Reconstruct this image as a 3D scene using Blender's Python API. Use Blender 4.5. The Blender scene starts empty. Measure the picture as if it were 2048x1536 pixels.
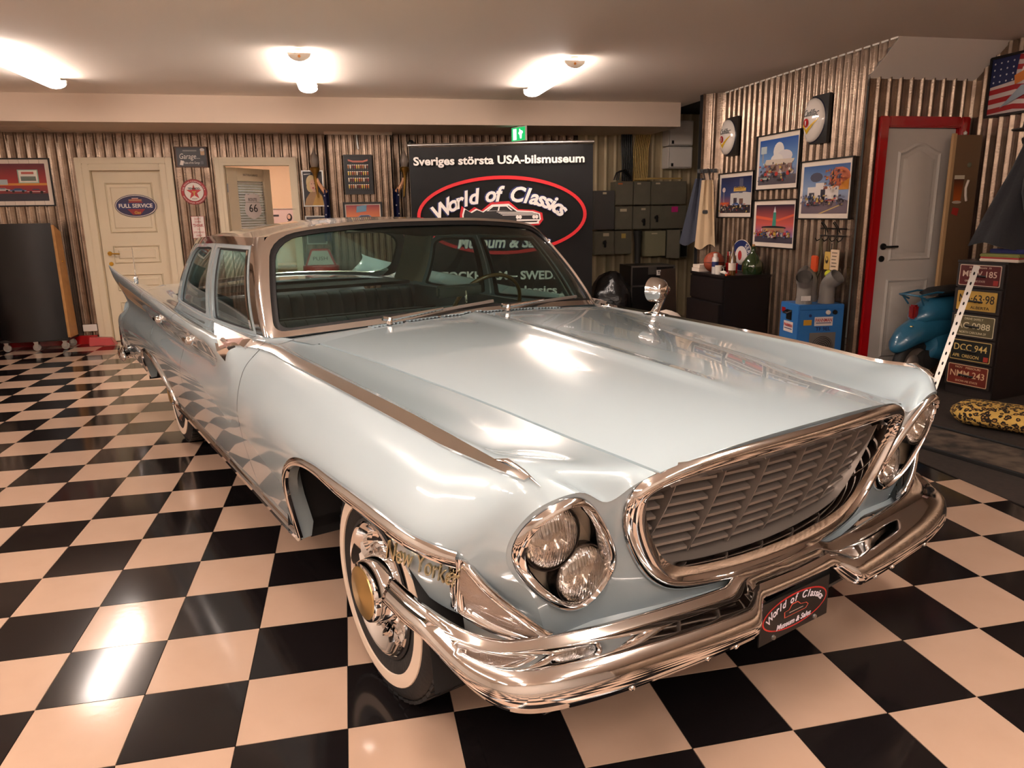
import bpy, bmesh, math, random
from mathutils import Vector, Matrix, Euler
from mathutils.geometry import delaunay_2d_cdt
S = bpy.context.scene
COL = S.collection
random.seed(7)
R90 = math.pi / 2
T = 0.305                       # edge of one floor tile
H = 2.645                       # ceiling height
YB = 7.27                       # back wall
XR = 4.16                       # right wall with the pictures
YD = 3.2                        # short wall with the red framed door

# ------------------------------------------------------------------ camera
def rot(rx, ry, rz):
    return Matrix.Rotation(rz, 3, 'Z') @ Matrix.Rotation(rx, 3, 'X') @ Matrix.Rotation(ry, 3, 'Z')
cam = bpy.data.cameras.new('camera'); cam_o = bpy.data.objects.new('camera', cam); COL.objects.link(cam_o)
cam.sensor_width = 36; cam.lens = 36 * 1465.106 / 2048; cam.clip_start = 0.05; cam.clip_end = 60
_m = rot(1.34130332, -0.0169716297, -0.214833235).to_4x4()
_m.translation = Vector((0.28508398, -7.15320688, 4.67343725)) * T
cam_o.matrix_world = _m
S.camera = cam_o
# ------------------------------------------------------------------ world, exposure (the lamps are the ceiling fixtures, see ceiling_lamp)
wd = bpy.data.worlds.new('world'); S.world = wd; wd.use_nodes = True
wd.node_tree.nodes['Background'].inputs[0].default_value = (0.9, 0.75, 0.6, 1)
wd.node_tree.nodes['Background'].inputs[1].default_value = 0.03
S.view_settings.view_transform = 'Standard'; S.view_settings.look = 'None'
S.view_settings.gamma = 1.0; S.view_settings.use_curve_mapping = False
S.view_settings.exposure = 0.58
LAMP_COLOR = (1.0, 0.865, 0.785, 1)
LAMP_POWER = 24.0
S.cycles.max_bounces = 7; S.cycles.diffuse_bounces = 4; S.cycles.glossy_bounces = 3; S.cycles.adaptive_threshold = .02; S.cycles.use_light_tree = False; S.cycles.transmission_bounces = 6; S.cycles.transparent_max_bounces = 12
S.cycles.caustics_reflective = False; S.cycles.caustics_refractive = False

# ------------------------------------------------------------------ materials
def lin(c):
    return tuple(((v / 255) / 12.92 if v / 255 <= .04045 else ((v / 255 + .055) / 1.055) ** 2.4) for v in c[:3]) + (1.0,)
MATS = {}
def mat(name, rgb=(128, 128, 128), rough=.5, metal=0., coat=0., spec=.5, emit=None, estr=0., noise=None, bump=None, sheen=0.):
    """principled material; noise=(scale, amount, rgb2, detail) mixes a second colour, bump=(scale, strength)"""
    if name in MATS: return MATS[name]
    m = bpy.data.materials.new(name); m.use_nodes = True; nt = m.node_tree
    b = nt.nodes['Principled BSDF']
    b.inputs['Base Color'].default_value = lin(rgb); b.inputs['Roughness'].default_value = rough
    b.inputs['Metallic'].default_value = metal; b.inputs['Coat Weight'].default_value = coat
    b.inputs['Coat Roughness'].default_value = .03
    b.inputs['Specular IOR Level'].default_value = spec
    if sheen: b.inputs['Sheen Weight'].default_value = sheen
    if emit: b.inputs['Emission Color'].default_value = lin(emit); b.inputs['Emission Strength'].default_value = estr
    if noise or bump:
        tc = nt.nodes.new('ShaderNodeTexCoord')
    if noise:
        n = nt.nodes.new('ShaderNodeTexNoise'); n.inputs['Scale'].default_value = noise[0]
        n.inputs['Detail'].default_value = noise[3] if len(noise) > 3 else 4
        nt.links.new(tc.outputs['Object'], n.inputs['Vector'])
        cr = nt.nodes.new('ShaderNodeValToRGB')
        a = noise[1]
        cr.color_ramp.elements[0].position = .5 - a / 2; cr.color_ramp.elements[1].position = .5 + a / 2
        cr.color_ramp.elements[0].color = lin(rgb); cr.color_ramp.elements[1].color = lin(noise[2])
        nt.links.new(n.outputs['Fac'], cr.inputs['Fac']); nt.links.new(cr.outputs['Color'], b.inputs['Base Color'])
    if bump:
        n2 = nt.nodes.new('ShaderNodeTexNoise'); n2.inputs['Scale'].default_value = bump[0]; n2.inputs['Detail'].default_value = 3
        nt.links.new(tc.outputs['Object'], n2.inputs['Vector'])
        bp = nt.nodes.new('ShaderNodeBump'); bp.inputs['Strength'].default_value = bump[1]; bp.inputs['Distance'].default_value = .01
        nt.links.new(n2.outputs['Fac'], bp.inputs['Height']); nt.links.new(bp.outputs['Normal'], b.inputs['Normal'])
    MATS[name] = m
    return m
def pane_mat(name, tint=(200, 220, 215), refl=1.0):
    """thin glass: tinted see-through plus mirror reflection by angle"""
    if name in MATS: return MATS[name]
    m = bpy.data.materials.new(name); m.use_nodes = True; nt = m.node_tree; nt.nodes.clear()
    out = nt.nodes.new('ShaderNodeOutputMaterial'); mix = nt.nodes.new('ShaderNodeMixShader')
    tr = nt.nodes.new('ShaderNodeBsdfTransparent'); tr.inputs[0].default_value = lin(tint)
    gl = nt.nodes.new('ShaderNodeBsdfGlossy'); gl.inputs['Roughness'].default_value = .01; gl.inputs[0].default_value = (1, 1, 1, 1)
    lw = nt.nodes.new('ShaderNodeLayerWeight'); lw.inputs[0].default_value = .5
    pw = nt.nodes.new('ShaderNodeMath'); pw.operation = 'POWER'; pw.inputs[1].default_value = 4.5; nt.links.new(lw.outputs['Facing'], pw.inputs[0])
    ad = nt.nodes.new('ShaderNodeMath'); ad.operation = 'MULTIPLY_ADD'; ad.inputs[1].default_value = .9 * refl; ad.inputs[2].default_value = .03 * refl; nt.links.new(pw.outputs[0], ad.inputs[0])
    nt.links.new(ad.outputs[0], mix.inputs[0]); nt.links.new(tr.outputs[0], mix.inputs[1]); nt.links.new(gl.outputs[0], mix.inputs[2])
    nt.links.new(mix.outputs[0], out.inputs[0]); MATS[name] = m
    return m
def print_mat(name='printed_paper', rough=.35):
    """flat print: colour read from the mesh's own colour attribute"""
    if name in MATS: return MATS[name]
    m = bpy.data.materials.new(name); m.use_nodes = True; nt = m.node_tree; b = nt.nodes['Principled BSDF']
    b.inputs['Roughness'].default_value = rough
    a = nt.nodes.new('ShaderNodeVertexColor'); a.layer_name = 'ink'
    nt.links.new(a.outputs['Color'], b.inputs['Base Color']); MATS[name] = m
    return m

# ------------------------------------------------------------------ object helpers
def tag(o, label=None, cat=None, group=None, kind=None):
    if label: o['label'] = label
    if cat: o['category'] = cat
    if group: o['group'] = group
    if kind: o['kind'] = kind
    return o
def empty(name, loc=(0, 0, 0), rotz=0, label=None, cat=None, group=None, parent=None, euler=None):
    o = bpy.data.objects.new(name, None); COL.objects.link(o); o.location = loc
    o.rotation_euler = euler if euler else (0, 0, rotz)
    o.empty_display_size = .1
    if parent: o.parent = parent
    return tag(o, label, cat, group)
def link(name, me, m=None, parent=None, smooth=False, loc=None, euler=None):
    if m is not None and not me.materials: me.materials.append(m)
    if smooth:
        me.polygons.foreach_set('use_smooth', [True] * len(me.polygons))
        if smooth is not True: me.set_sharp_from_angle(angle=math.radians(smooth))
    o = bpy.data.objects.new(name, me); COL.objects.link(o)
    if parent: o.parent = parent
    if loc is not None: o.location = loc
    if euler is not None: o.rotation_euler = euler
    return o
def new_mesh(name, v, f):
    me = bpy.data.meshes.new(name); me.from_pydata([tuple(p) for p in v], [], [tuple(q) for q in f]); me.update()
    return me
def fixn(me):
    bm = bmesh.new(); bm.from_mesh(me); bmesh.ops.recalc_face_normals(bm, faces=bm.faces); bm.to_mesh(me); bm.free(); me.update(); return me
def obj(name, v, f, m=None, parent=None, smooth=False, fix=True, **k):
    me = new_mesh(name, v, f)
    if fix: fixn(me)
    return link(name, me, m, parent, smooth, **k)
class MB:
    """collects shapes for one mesh"""
    def __init__(s): s.v = []; s.f = []
    def add(s, v, f):
        n = len(s.v); s.v += [tuple(p) for p in v]; s.f += [tuple(i + n for i in q) for q in f]; return s
    def box(s, x0, x1, y0, y1, z0, z1):
        return s.add([(x0, y0, z0), (x1, y0, z0), (x1, y1, z0), (x0, y1, z0), (x0, y0, z1), (x1, y0, z1), (x1, y1, z1), (x0, y1, z1)],
                     [(3, 2, 1, 0), (4, 5, 6, 7), (0, 1, 5, 4), (1, 2, 6, 5), (2, 3, 7, 6), (3, 0, 4, 7)])
    def bar(s, a, b, w, h=None, up=(0, 0, 1)):
        """rectangular bar from a to b"""
        h = h or w; a = Vector(a); b = Vector(b); d = (b - a).normalized(); u = Vector(up)
        if abs(d.dot(u)) > .98: u = Vector((1, 0, 0))
        r = d.cross(u).normalized(); u = r.cross(d)
        q = [r * (w / 2) + u * (h / 2), r * (-w / 2) + u * (h / 2), r * (-w / 2) - u * (h / 2), r * (w / 2) - u * (h / 2)]
        return s.add([a + p for p in q] + [b + p for p in q], [(0, 1, 2, 3), (7, 6, 5, 4)] + [(i, i + 4, (i + 1) % 4 + 4, (i + 1) % 4) for i in range(4)])
    def tube(s, pts, r, n=8, closed=False, caps=True):
        v, f = tube_geo(pts, r, n, closed, caps); return s.add(v, f)
    def lathe(s, prof, n=24, axis='z', o=(0, 0, 0), caps=False):
        v, f = lathe_geo(prof, n, axis, o, caps); return s.add(v, f)
    def prism(s, poly, z0, z1):
        n = len(poly)
        return s.add([(p[0], p[1], z0) for p in poly] + [(p[0], p[1], z1) for p in poly],
                     [tuple(range(n))[::-1], tuple(range(n, 2 * n))] + [(i, (i + 1) % n, (i + 1) % n + n, i + n) for i in range(n)])
    def mesh(s, name): return fixn(new_mesh(name, s.v, s.f))
    def build(s, name, m, parent=None, smooth=False, bevel=0, seg=2, **k):
        me = s.mesh(name)
        if bevel:
            bm = bmesh.new(); bm.from_mesh(me)
            es = [e for e in bm.edges if len(e.link_faces) == 2 and e.calc_face_angle(0) > .5]
            bmesh.ops.bevel(bm, geom=es, offset=bevel, segments=seg, affect='EDGES', clamp_overlap=True)
            bm.to_mesh(me); bm.free()
            smooth = smooth or 40
        return link(name, me, m, parent, smooth, **k)
def frames_along(pts, closed=False):
    n = len(pts); out = []; prev = None
    for i in range(n):
        a = pts[(i - 1) % n] if (closed or i > 0) else pts[0]; b = pts[(i + 1) % n] if (closed or i < n - 1) else pts[-1]
        t = (Vector(b) - Vector(a)).normalized()
        if prev is None:
            u = Vector((0, 0, 1)) if abs(t.z) < .9 else Vector((1, 0, 0))
        else: u = prev
        r = t.cross(u).normalized(); u = r.cross(t).normalized(); prev = u; out.append((t, r, u))
    return out
def tube_geo(pts, r, n=8, closed=False, caps=True):
    pts = [Vector(p) for p in pts]; fr = frames_along(pts, closed); v = []; f = []; m = len(pts)
    rr = r if isinstance(r, (list, tuple)) else [r] * m
    for p, (t, a, u), q in zip(pts, fr, rr):
        for k in range(n):
            an = 2 * math.pi * k / n; v.append(p + a * (q * math.cos(an)) + u * (q * math.sin(an)))
    for i in range(m if closed else m - 1):
        j = (i + 1) % m
        for k in range(n):
            l = (k + 1) % n; f.append((i * n + k, i * n + l, j * n + l, j * n + k))
    if caps and not closed: f += [tuple(range(n))[::-1], tuple(range((m - 1) * n, m * n))]
    return v, f
def lathe_geo(prof, n=24, axis='z', o=(0, 0, 0), caps=False):
    """prof: list of (radius, height)"""
    v = []; f = []; m = len(prof)
    for r, h in prof:
        for k in range(n):
            a = 2 * math.pi * k / n; c, s = r * math.cos(a), r * math.sin(a)
            p = {'z': (c, s, h), 'y': (c, h, s), 'x': (h, c, s)}[axis]
            v.append((p[0] + o[0], p[1] + o[1], p[2] + o[2]))
    for i in range(m - 1):
        for k in range(n):
            l = (k + 1) % n; f.append((i * n + k, i * n + l, (i + 1) * n + l, (i + 1) * n + k))
    if caps and prof[0][0] > 1e-6: f.append(tuple(range(n)))
    if caps and prof[-1][0] > 1e-6: f.append(tuple(range((m - 1) * n, m * n)))
    return v, f
def cr(pts, n, closed=False):
    """Catmull-Rom through points (tuples), n samples per span"""
    P = [Vector(p) for p in pts]; m = len(P); out = []
    for i in range(m if closed else m - 1):
        p0 = P[(i - 1) % m] if (closed or i > 0) else P[0] * 2 - P[1]
        p1 = P[i]; p2 = P[(i + 1) % m]; p3 = P[(i + 2) % m] if (closed or i + 2 < m) else P[-1] * 2 - P[-2]
        for k in range(n):
            t = k / n
            out.append(.5 * ((2 * p1) + (p2 - p0) * t + (2 * p0 - 5 * p1 + 4 * p2 - p3) * t * t + (3 * p1 - p0 - 3 * p2 + p3) * t ** 3))
    if not closed: out.append(P[-1])
    return out
def grid_faces(rows, cols, closed_u=False):
    f = []
    for i in range(rows if closed_u else rows - 1):
        for j in range(cols - 1):
            a = i * cols + j; b = ((i + 1) % rows) * cols + j; f.append((a, b, b + 1, a + 1))
    return f
def patch(rows, thick, inward=None):
    """thick sheet from a grid of points (list of rows of Vectors)"""
    n = len(rows); m = len(rows[0]); v = []
    for i in range(n):
        for j in range(m):
            a = rows[min(i + 1, n - 1)][j] - rows[max(i - 1, 0)][j]; b = rows[i][min(j + 1, m - 1)] - rows[i][max(j - 1, 0)]
            nn = a.cross(b).normalized(); v.append((rows[i][j], nn))
    top = [p + q * thick for p, q in v]; bot = [p - q * .002 for p, q in v]
    f = grid_faces(n, m); k = n * m
    f2 = [tuple(i + k for i in q[::-1]) for q in f]
    e = [j for j in range(m)] + [i * m + m - 1 for i in range(1, n)] + [(n - 1) * m + j for j in range(m - 2, -1, -1)] + [i * m for i in range(n - 2, 0, -1)]
    side = [(e[i], e[(i + 1) % len(e)], e[(i + 1) % len(e)] + k, e[i] + k) for i in range(len(e))]
    return top + bot, f + f2 + side
def sweep(path, prof_fn, closed=False):
    """prof_fn(i, point) -> list of Vectors (one section)"""
    rows = [prof_fn(i, p) for i, p in enumerate(path)]; m = len(rows[0]); v = [q for r in rows for q in r]
    f = []
    n = len(rows)
    for i in range(n if closed else n - 1):
        for j in range(m):
            a = i * m + j; b = ((i + 1) % n) * m + j; c = ((i + 1) % n) * m + (j + 1) % m; d = i * m + (j + 1) % m
            f.append((a, b, c, d))
    if not closed: f += [tuple(range(m)), tuple(range((n - 1) * m, n * m))]
    return v, f
def cdt(outer, holes=(), step=.02, fn=None):
    """triangulate a polygon with holes; fn(x, y) -> 3D point"""
    pts = [Vector((p[0], p[1])) for p in outer]; faces = [list(range(len(pts)))]; 
    ins = lambda P, x, y: sum(((P[i][1] > y) != (P[i - 1][1] > y)) and (x < (P[i - 1][0] - P[i][0]) * (y - P[i][1]) / (P[i - 1][1] - P[i][1] + 1e-12) + P[i][0]) for i in range(len(P))) % 2 == 1
    for h in holes:
        s = len(pts); pts += [Vector((p[0], p[1])) for p in h]; faces.append(list(range(s, len(pts))))
    x0 = min(p[0] for p in outer); x1 = max(p[0] for p in outer); y0 = min(p[1] for p in outer); y1 = max(p[1] for p in outer)
    nx = int((x1 - x0) / step); ny = int((y1 - y0) / step)
    for i in range(1, nx + 1):
        for j in range(1, ny + 1):
            x = x0 + i * (x1 - x0) / (nx + 1) + (j % 2) * step * .25; y = y0 + j * (y1 - y0) / (ny + 1)
            if ins(outer, x, y) and not any(ins(h, x, y) for h in holes): pts.append(Vector((x, y)))
    edges = [(fc[i], fc[(i + 1) % len(fc)]) for fc in faces for i in range(len(fc))]
    vo, eo, fo, _, _, _ = delaunay_2d_cdt(pts, edges, [], 0, 1e-5)
    keep = []
    for q in fo:
        cx = sum(vo[i].x for i in q) / len(q); cy = sum(vo[i].y for i in q) / len(q)
        if ins(outer, cx, cy) and not any(ins(h, cx, cy) for h in holes): keep.append(tuple(q))
    return [fn(p.x, p.y) for p in vo], keep
def thicken(v, f, n, t):
    """extrude an open sheet along vector-per-vertex function"""
    k = len(v); from collections import Counter
    ec = Counter(); 
    for q in f:
        for i in range(len(q)): ec[tuple(sorted((q[i], q[(i + 1) % len(q)])))] += 1
    b = [e for e, c in ec.items() if c == 1]
    v2 = [Vector(p) + n(p) * t for p in v]
    return list(v) + v2, list(f) + [tuple(i + k for i in q[::-1]) for q in f] + [(a, c, c + k, a + k) for a, c in b]
def text_mesh(s, size, bold=0., shear=0., depth=.001, align='CENTER', space=1.0, res=3):
    cu = bpy.data.curves.new('t', 'FONT'); cu.body = s; cu.size = size; cu.align_x = align; cu.align_y = 'CENTER'
    cu.offset = bold; cu.shear = shear; cu.extrude = depth; cu.resolution_u = res; cu.space_character = space
    o = bpy.data.objects.new('t', cu)
    me = bpy.data.meshes.new_from_object(o); bpy.data.objects.remove(o); bpy.data.curves.remove(cu)
    me.materials.clear()
    return me
def text(name, s, size, m, parent, loc, width=None, bold=0., shear=0., depth=.0008, rz=0, **k):
    """flat lettering lying in the parent's x-y plane, optionally fitted to a width"""
    me = text_mesh(s, size, bold, shear, depth, **k)
    if width:
        xs = [p.co.x for p in me.vertices]
        if xs:
            w = max(xs) - min(xs); c = (max(xs) + min(xs)) / 2
            for p in me.vertices: p.co.x = (p.co.x - c) * width / w
    me.name = name
    return link(name, me, m, parent, loc=loc, euler=(0, 0, rz))
def arc_text(name, s, size, m, parent, loc, rx, ry, a0, a1, bold=0., shear=0., depth=.0008, up=1, slant=1.0):
    """letters set one by one along an ellipse arc, angles in degrees"""
    adv = []; ms = []
    for ch in s:
        if ch == ' ': ms.append(None); adv.append(size * .38); continue
        me = text_mesh(ch, size, bold, shear, depth, align='LEFT'); xs = [p.co.x for p in me.vertices]
        ms.append(me); adv.append((max(xs) if xs else 0) + size * .07)
    tot = sum(adv); pos = 0; B = MB()
    for me, w in zip(ms, adv):
        t = (pos + w / 2) / tot; a = math.radians(a0 + (a1 - a0) * t); pos += w
        if me is None: continue
        cx, cy = rx * math.cos(a), ry * math.sin(a)
        tx, ty = -rx * math.sin(a), ry * math.cos(a)
        if up > 0: tx, ty = -tx, -ty
        an = math.atan2(ty, tx) * slant; c, s2 = math.cos(an), math.sin(an)
        B.add([(cx + (p.co.x - w / 2) * c - p.co.y * s2, cy + (p.co.x - w / 2) * s2 + p.co.y * c, p.co.z) for p in me.vertices], [tuple(q.vertices) for q in me.polygons])
        bpy.data.meshes.remove(me)
    return link(name, new_mesh(name, B.v, B.f), m, parent, loc=loc)
def ink(name, polys, parent, loc=(0, 0, 0), m=None, lift=.0004):
    """flat print: list of (points, colour or colours); later ones lie on top"""
    v = []; f = []; c = []
    for k, (pts, colr) in enumerate(polys):
        n = len(v); many = isinstance(colr[0], (tuple, list))
        for i, p in enumerate(pts):
            v.append((p[0], p[1], k * lift)); c.append(lin(colr[i % len(colr)] if many else colr))
        f.append(tuple(range(n, len(v))))
    me = new_mesh(name, v, f)
    at = me.color_attributes.new('ink', 'FLOAT_COLOR', 'POINT')
    at.data.foreach_set('color', [x for q in c for x in q])
    return link(name, me, m or print_mat(), parent, loc=loc)
def rect(x0, y0, x1, y1): return [(x0, y0), (x1, y0), (x1, y1), (x0, y1)]
def ell(cx, cy, rx, ry, n=24, a0=0, a1=360): 
    return [(cx + rx * math.cos(math.radians(a0 + (a1 - a0) * i / n)), cy + ry * math.sin(math.radians(a0 + (a1 - a0) * i / n))) for i in range(n + (a1 - a0 < 360))]
def rrect(x0, y0, x1, y1, r, n=4):
    out = []
    for cx, cy, a in ((x1 - r, y1 - r, 0), (x0 + r, y1 - r, 90), (x0 + r, y0 + r, 180), (x1 - r, y0 + r, 270)):
        for i in range(n + 1): out.append((cx + r * math.cos(math.radians(a + 90 * i / n)), cy + r * math.sin(math.radians(a + 90 * i / n))))
    return out
BACK = (R90, 0, 0)             # lies on a wall that faces -y
RIGHT = (R90, 0, -R90)         # lies on a wall that faces -x
# ================================================================== STRUCTURE
m_wall = mat('corrugated_steel', (158, 138, 120), rough=.27, metal=.8, noise=(9, .5, (118, 99, 84), 6), bump=(70, .12))
m_ceil = mat('ceiling_paint', (248, 236, 224), rough=.7, bump=(90, .05))
m_beam = mat('beam_paint', (212, 191, 172), rough=.7)
m_cream = mat('cream_door_paint', (222, 208, 180), rough=.45)
m_white = mat('white_paint', (226, 218, 208), rough=.5)
m_brass = mat('brass', (205, 160, 60), rough=.25, metal=1)
m_black = mat('black_plastic', (18, 17, 17), rough=.4)
m_steel = mat('brushed_steel', (170, 168, 165), rough=.3, metal=1)
m_red = mat('red_gloss_paint', (170, 8, 16), rough=.3, coat=.5)
m_dark = mat('dark_void', (12, 11, 11), rough=.9)
def struct(o): o['kind'] = 'structure'; return o

# ---- floor: dark bed, separate tiles
m_tw = mat('cream_vinyl_tile', (192, 163, 142), rough=.13, noise=(5, .7, (184, 154, 132), 6), bump=(40, .02))
m_tb = mat('black_vinyl_tile', (20, 17, 18), rough=.11, noise=(6, .8, (27, 23, 23), 5))
fl = struct(MB().box(-6.2, 5.4, -6.7, 10.2, -.1, -.004).build('floor', m_dark))
def tile_mesh(name, m):
    B = MB(); g = .0008; B.add([(g, g, -.004), (T - g, g, -.004), (T - g, T - g, -.004), (g, T - g, -.004), (g + .0006, g + .0006, 0), (T - g - .0006, g + .0006, 0), (T - g - .0006, T - g - .0006, 0), (g + .0006, T - g - .0006, 0)],
                               [(4, 5, 6, 7), (0, 1, 5, 4), (1, 2, 6, 5), (2, 3, 7, 6), (3, 0, 4, 7)])
    me = new_mesh(name, B.v, B.f); me.materials.append(m); return me
tm = [tile_mesh('white_tile', m_tw), tile_mesh('black_tile', m_tb)]
cells = []
cp = cam_o.matrix_world.translation; inv = cam_o.matrix_world.inverted()
for i in range(-20, 18):
    for j in range(-22, 24):
        c = inv @ Vector(((i + .5) * T, (j + .5) * T, 0)); d = -c.z
        inside = d > .3 and abs(c.x / d) < .78 and abs(c.y / d) < .60
        # the part of the floor under the car does not show
        q = Vector(((i + .5) * T - .919, (j + .5) * T - .162)); cxx = q.x * .3649 - q.y * .9311; cyy = q.x * .9311 + q.y * .3649
        hid = (-4.2 < cxx < .35 and -.7 < cyy < 1.9) or (i + .5) * T > 3.3 and (j + .5) * T > .8
        cells.append(((0 if inside and not hid else 1), (Vector(((i + .5) * T, (j + .5) * T, 0)) - cp).length, i, j))
cells.sort()
rest = [MB(), MB()]
for k, (a, d, i, j) in enumerate(cells):
    p = (i + j) % 2
    if k < 300 and a == 0:
        o = bpy.data.objects.new('white_tile' if p == 0 else 'black_tile', tm[p]); COL.objects.link(o); o.parent = fl; o.location = (i * T, j * T, 0)
    else:
        rest[p].add([(v.co.x + i * T, v.co.y + j * T, v.co.z) for v in tm[p].vertices], [tuple(q.vertices) for q in tm[p].polygons])
for p, nm in ((0, 'far_white_tiles'), (1, 'far_black_tiles')):
    o = link(nm, new_mesh(nm, rest[p].v, rest[p].f), (m_tw, m_tb)[p], fl); o['kind'] = 'stuff'

# ---- corrugated walls
def corrugated(name, a, b, z0, z1, holes=(), pitch=.1, amp=.008, m=None):
    """sheet from a to b (plan points), facing left of a->b ... holes: (s0, s1, zlow, zhigh)"""
    a = Vector(a); b = Vector(b); L = (b - a).length; d = (b - a) / L; nrm = Vector((d.y, -d.x))
    ss = set(round(i * pitch / 12, 5) for i in range(int(L / pitch * 12) + 1)); ss.add(round(L, 5))
    for h in holes: ss.add(round(h[0], 5)); ss.add(round(h[1], 5))
    ss = sorted(s for s in ss if 0 <= s <= L + 1e-6)
    zs = sorted(set([z0, z1] + [h[2] for h in holes] + [h[3] for h in holes]))
    v = []; f = []
    for s in ss:
        w = 2.2 * amp * max(0, math.cos(2 * math.pi * s / pitch)) ** 1.6 + .12 * amp * math.cos(6 * math.pi * s / pitch)
        p = a + d * s + nrm * w
        for z in zs: v.append((p.x, p.y, z))
    n = len(zs)
    for i in range(len(ss) - 1):
        for j in range(n - 1):
            sm = (ss[i] + ss[i + 1]) / 2; zm = (zs[j] + zs[j + 1]) / 2
            if any(h[0] < sm < h[1] and h[2] < zm < h[3] for h in holes): continue
            f.append((i * n + j, (i + 1) * n + j, (i + 1) * n + j + 1, i * n + j + 1))
    return struct(obj(name, v, f, m or m_wall, smooth=True))
X0 = -6.0
corrugated('wall_back', (X0, YB), (4.75, YB), 0, H, [(-2.80 - X0, -1.86 - X0, 0, 2.07), (-1.30 - X0, -.49 - X0, 0, 2.06)])
corrugated('wall_right', (XR, 5.48), (XR, YD), 0, H)
corrugated('wall_chamfer', (3.97, 5.61), (XR, 5.48), 0, H, pitch=.12)
struct(MB().box(3.975, 4.75, 5.62, 5.70, 0, H).build('wall_niche', m_dark))
struct(MB().box(4.72, 4.8, 5.66, 7.3, 0, H).build('wall_niche_side', mat('niche_plaster', (150, 140, 130), rough=.8)))
corrugated('wall_door', (XR, YD), (5.15, YD), 0, 2.42, [(.14, .94, 0, 2.09)], m=m_wall)
corrugated('wall_side', (5.15, YD), (5.15, -6.5), 0, H)
struct(MB().box(-6.1, -6.0, -6.5, YB, 0, H).build('wall_left', mat('plain_wall', (236, 226, 214), rough=.7)))
struct(MB().box(-6.1, 5.25, -6.6, -6.5, 0, H).build('wall_front', mat('plain_wall')))
struct(MB().box(-.06, .66, 7.02, 7.3, 0, 2.375).build('wall_pilaster_core', m_dark))
corrugated('wall_pilaster', (-.065, 7.01), (.665, 7.01), 0, 2.35, pitch=.075)
corrugated('wall_pilaster_side', (-.065, 7.25), (-.065, 7.01), 0, 2.35, pitch=.08)
struct(MB().box(-.09, .69, 6.98, 7.26, 2.345, 2.38).build('trim_1', m_beam))
gv = []
for k in range(33):                       # small gable of the ribbed wall above the sloping soffit
    yy = 3.21 - .322 * k / 32; xx = XR - 2.2 * .008 * max(0, math.cos(2 * math.pi * (5.48 - yy) / .1)) ** 1.6; zl = 2.40 + (3.21 - yy) / .322 * .245
    gv += [(xx, yy, zl), (xx, yy, H)]
struct(obj('wall_right_gable', gv, [(2 * k, 2 * k + 2, 2 * k + 3, 2 * k + 1) for k in range(32)], m_wall, smooth=True))
# ---- ceiling, beam with soffit, sloping stair soffit
struct(MB().box(-6.1, 5.25, -6.6, 2.888, H, H + .1).build('ceiling', m_ceil))
struct(MB().box(-6.1, 4.165, 2.888, YB + .1, H, H + .1).build('ceiling_rear', m_ceil))
struct(MB().box(4.1, 4.8, 5.4, YB + .1, H + .001, H + .1).build('ceiling_niche', m_dark))
struct(MB().box(-6.1, 4.0, 6.24, YB + .05, 2.378, H + .05).build('beam', m_beam))
struct(MB().box(-3.9, -2.95, 6.6, 7.0, 2.366, 2.38).build('trim_2', mat('duct_cover', (205, 185, 165), rough=.6)))
struct(obj('ceiling_slope', [(4.165, 2.888, H), (5.25, 2.888, H), (5.25, 3.26, 2.36), (4.165, 3.26, 2.36), (4.165, 2.888, H + .1), (5.25, 2.888, H + .1), (5.25, 3.4, 2.46), (4.165, 3.4, 2.46)],
           [(0, 1, 2, 3), (4, 5, 6, 7), (0, 1, 5, 4), (1, 2, 6, 5), (2, 3, 7, 6), (3, 0, 4, 7)], m_ceil))
# thin white edging where wall_right meets the ceiling
struct(MB().box(XR - .012, XR - .002, 2.89, 5.48, H - .012, H).build('trim_3', m_white))
# red skirting at the foot of the back wall
struct(MB().box(-6, -2.86, YB - .03, YB - .01, 0, .1).build('baseboard_back', m_red))

# ---- door_1: cream panelled door, closed
def arch_frame(name, x0, x1, zt, y, w, m, d=.03):
    B = MB(); B.box(x0, x0 + w, y - d, y, 0, zt); B.box(x1 - w, x1, y - d, y, 0, zt); B.box(x0 + w, x1 - w, y - d, y, zt - w, zt)
    return B
d1 = struct(empty('door_1'))
arch_frame('f', -2.84, -1.82, 2.11, YB - .008, .07, m_cream).build('door_casing', m_cream, d1, bevel=.006)
B = MB(); B.box(-2.77, -2.70, YB - .03, YB + .12, 0, 2.04); B.box(-1.96, -1.89, YB - .03, YB + .12, 0, 2.04); B.box(-2.70, -1.96, YB - .03, YB + .12, 1.97, 2.04)
B.build('door_jamb', m_cream, d1, bevel=.004)
leaf = MB().box(-2.695, -1.965, YB + .04, YB + .08, .01, 1.965).build('door_leaf', m_cream, d1, bevel=.003)
for (z0, z1) in ((1.27, 1.84), (.92, 1.13), (.60, .80), (.12, .48)):
    B = MB(); x0, x1 = -2.58, -2.07; y = YB + .041
    rr = [Vector((x0, 0, z0)), Vector((x1, 0, z0)), Vector((x1, 0, z1)), Vector((x0, 0, z1))]
    cxy = Vector(((x0 + x1) / 2, 0, (z0 + z1) / 2)); v = []; f = []
    for ins, dy in ((0, 0), (.012, -.018), (.026, .004), (.045, .004), (.065, -.012)):
        for p in rr: v.append((p.x + math.copysign(ins, cxy.x - p.x), y + dy, p.z + math.copysign(ins, cxy.z - p.z)))
    for k in range(4):
        for i in range(4): f.append((k * 4 + i, k * 4 + (i + 1) % 4, k * 4 + 4 + (i + 1) % 4, k * 4 + 4 + i))
    f.append((16, 17, 18, 19)); obj('door_panel', v, f, m_cream, leaf)
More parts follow.
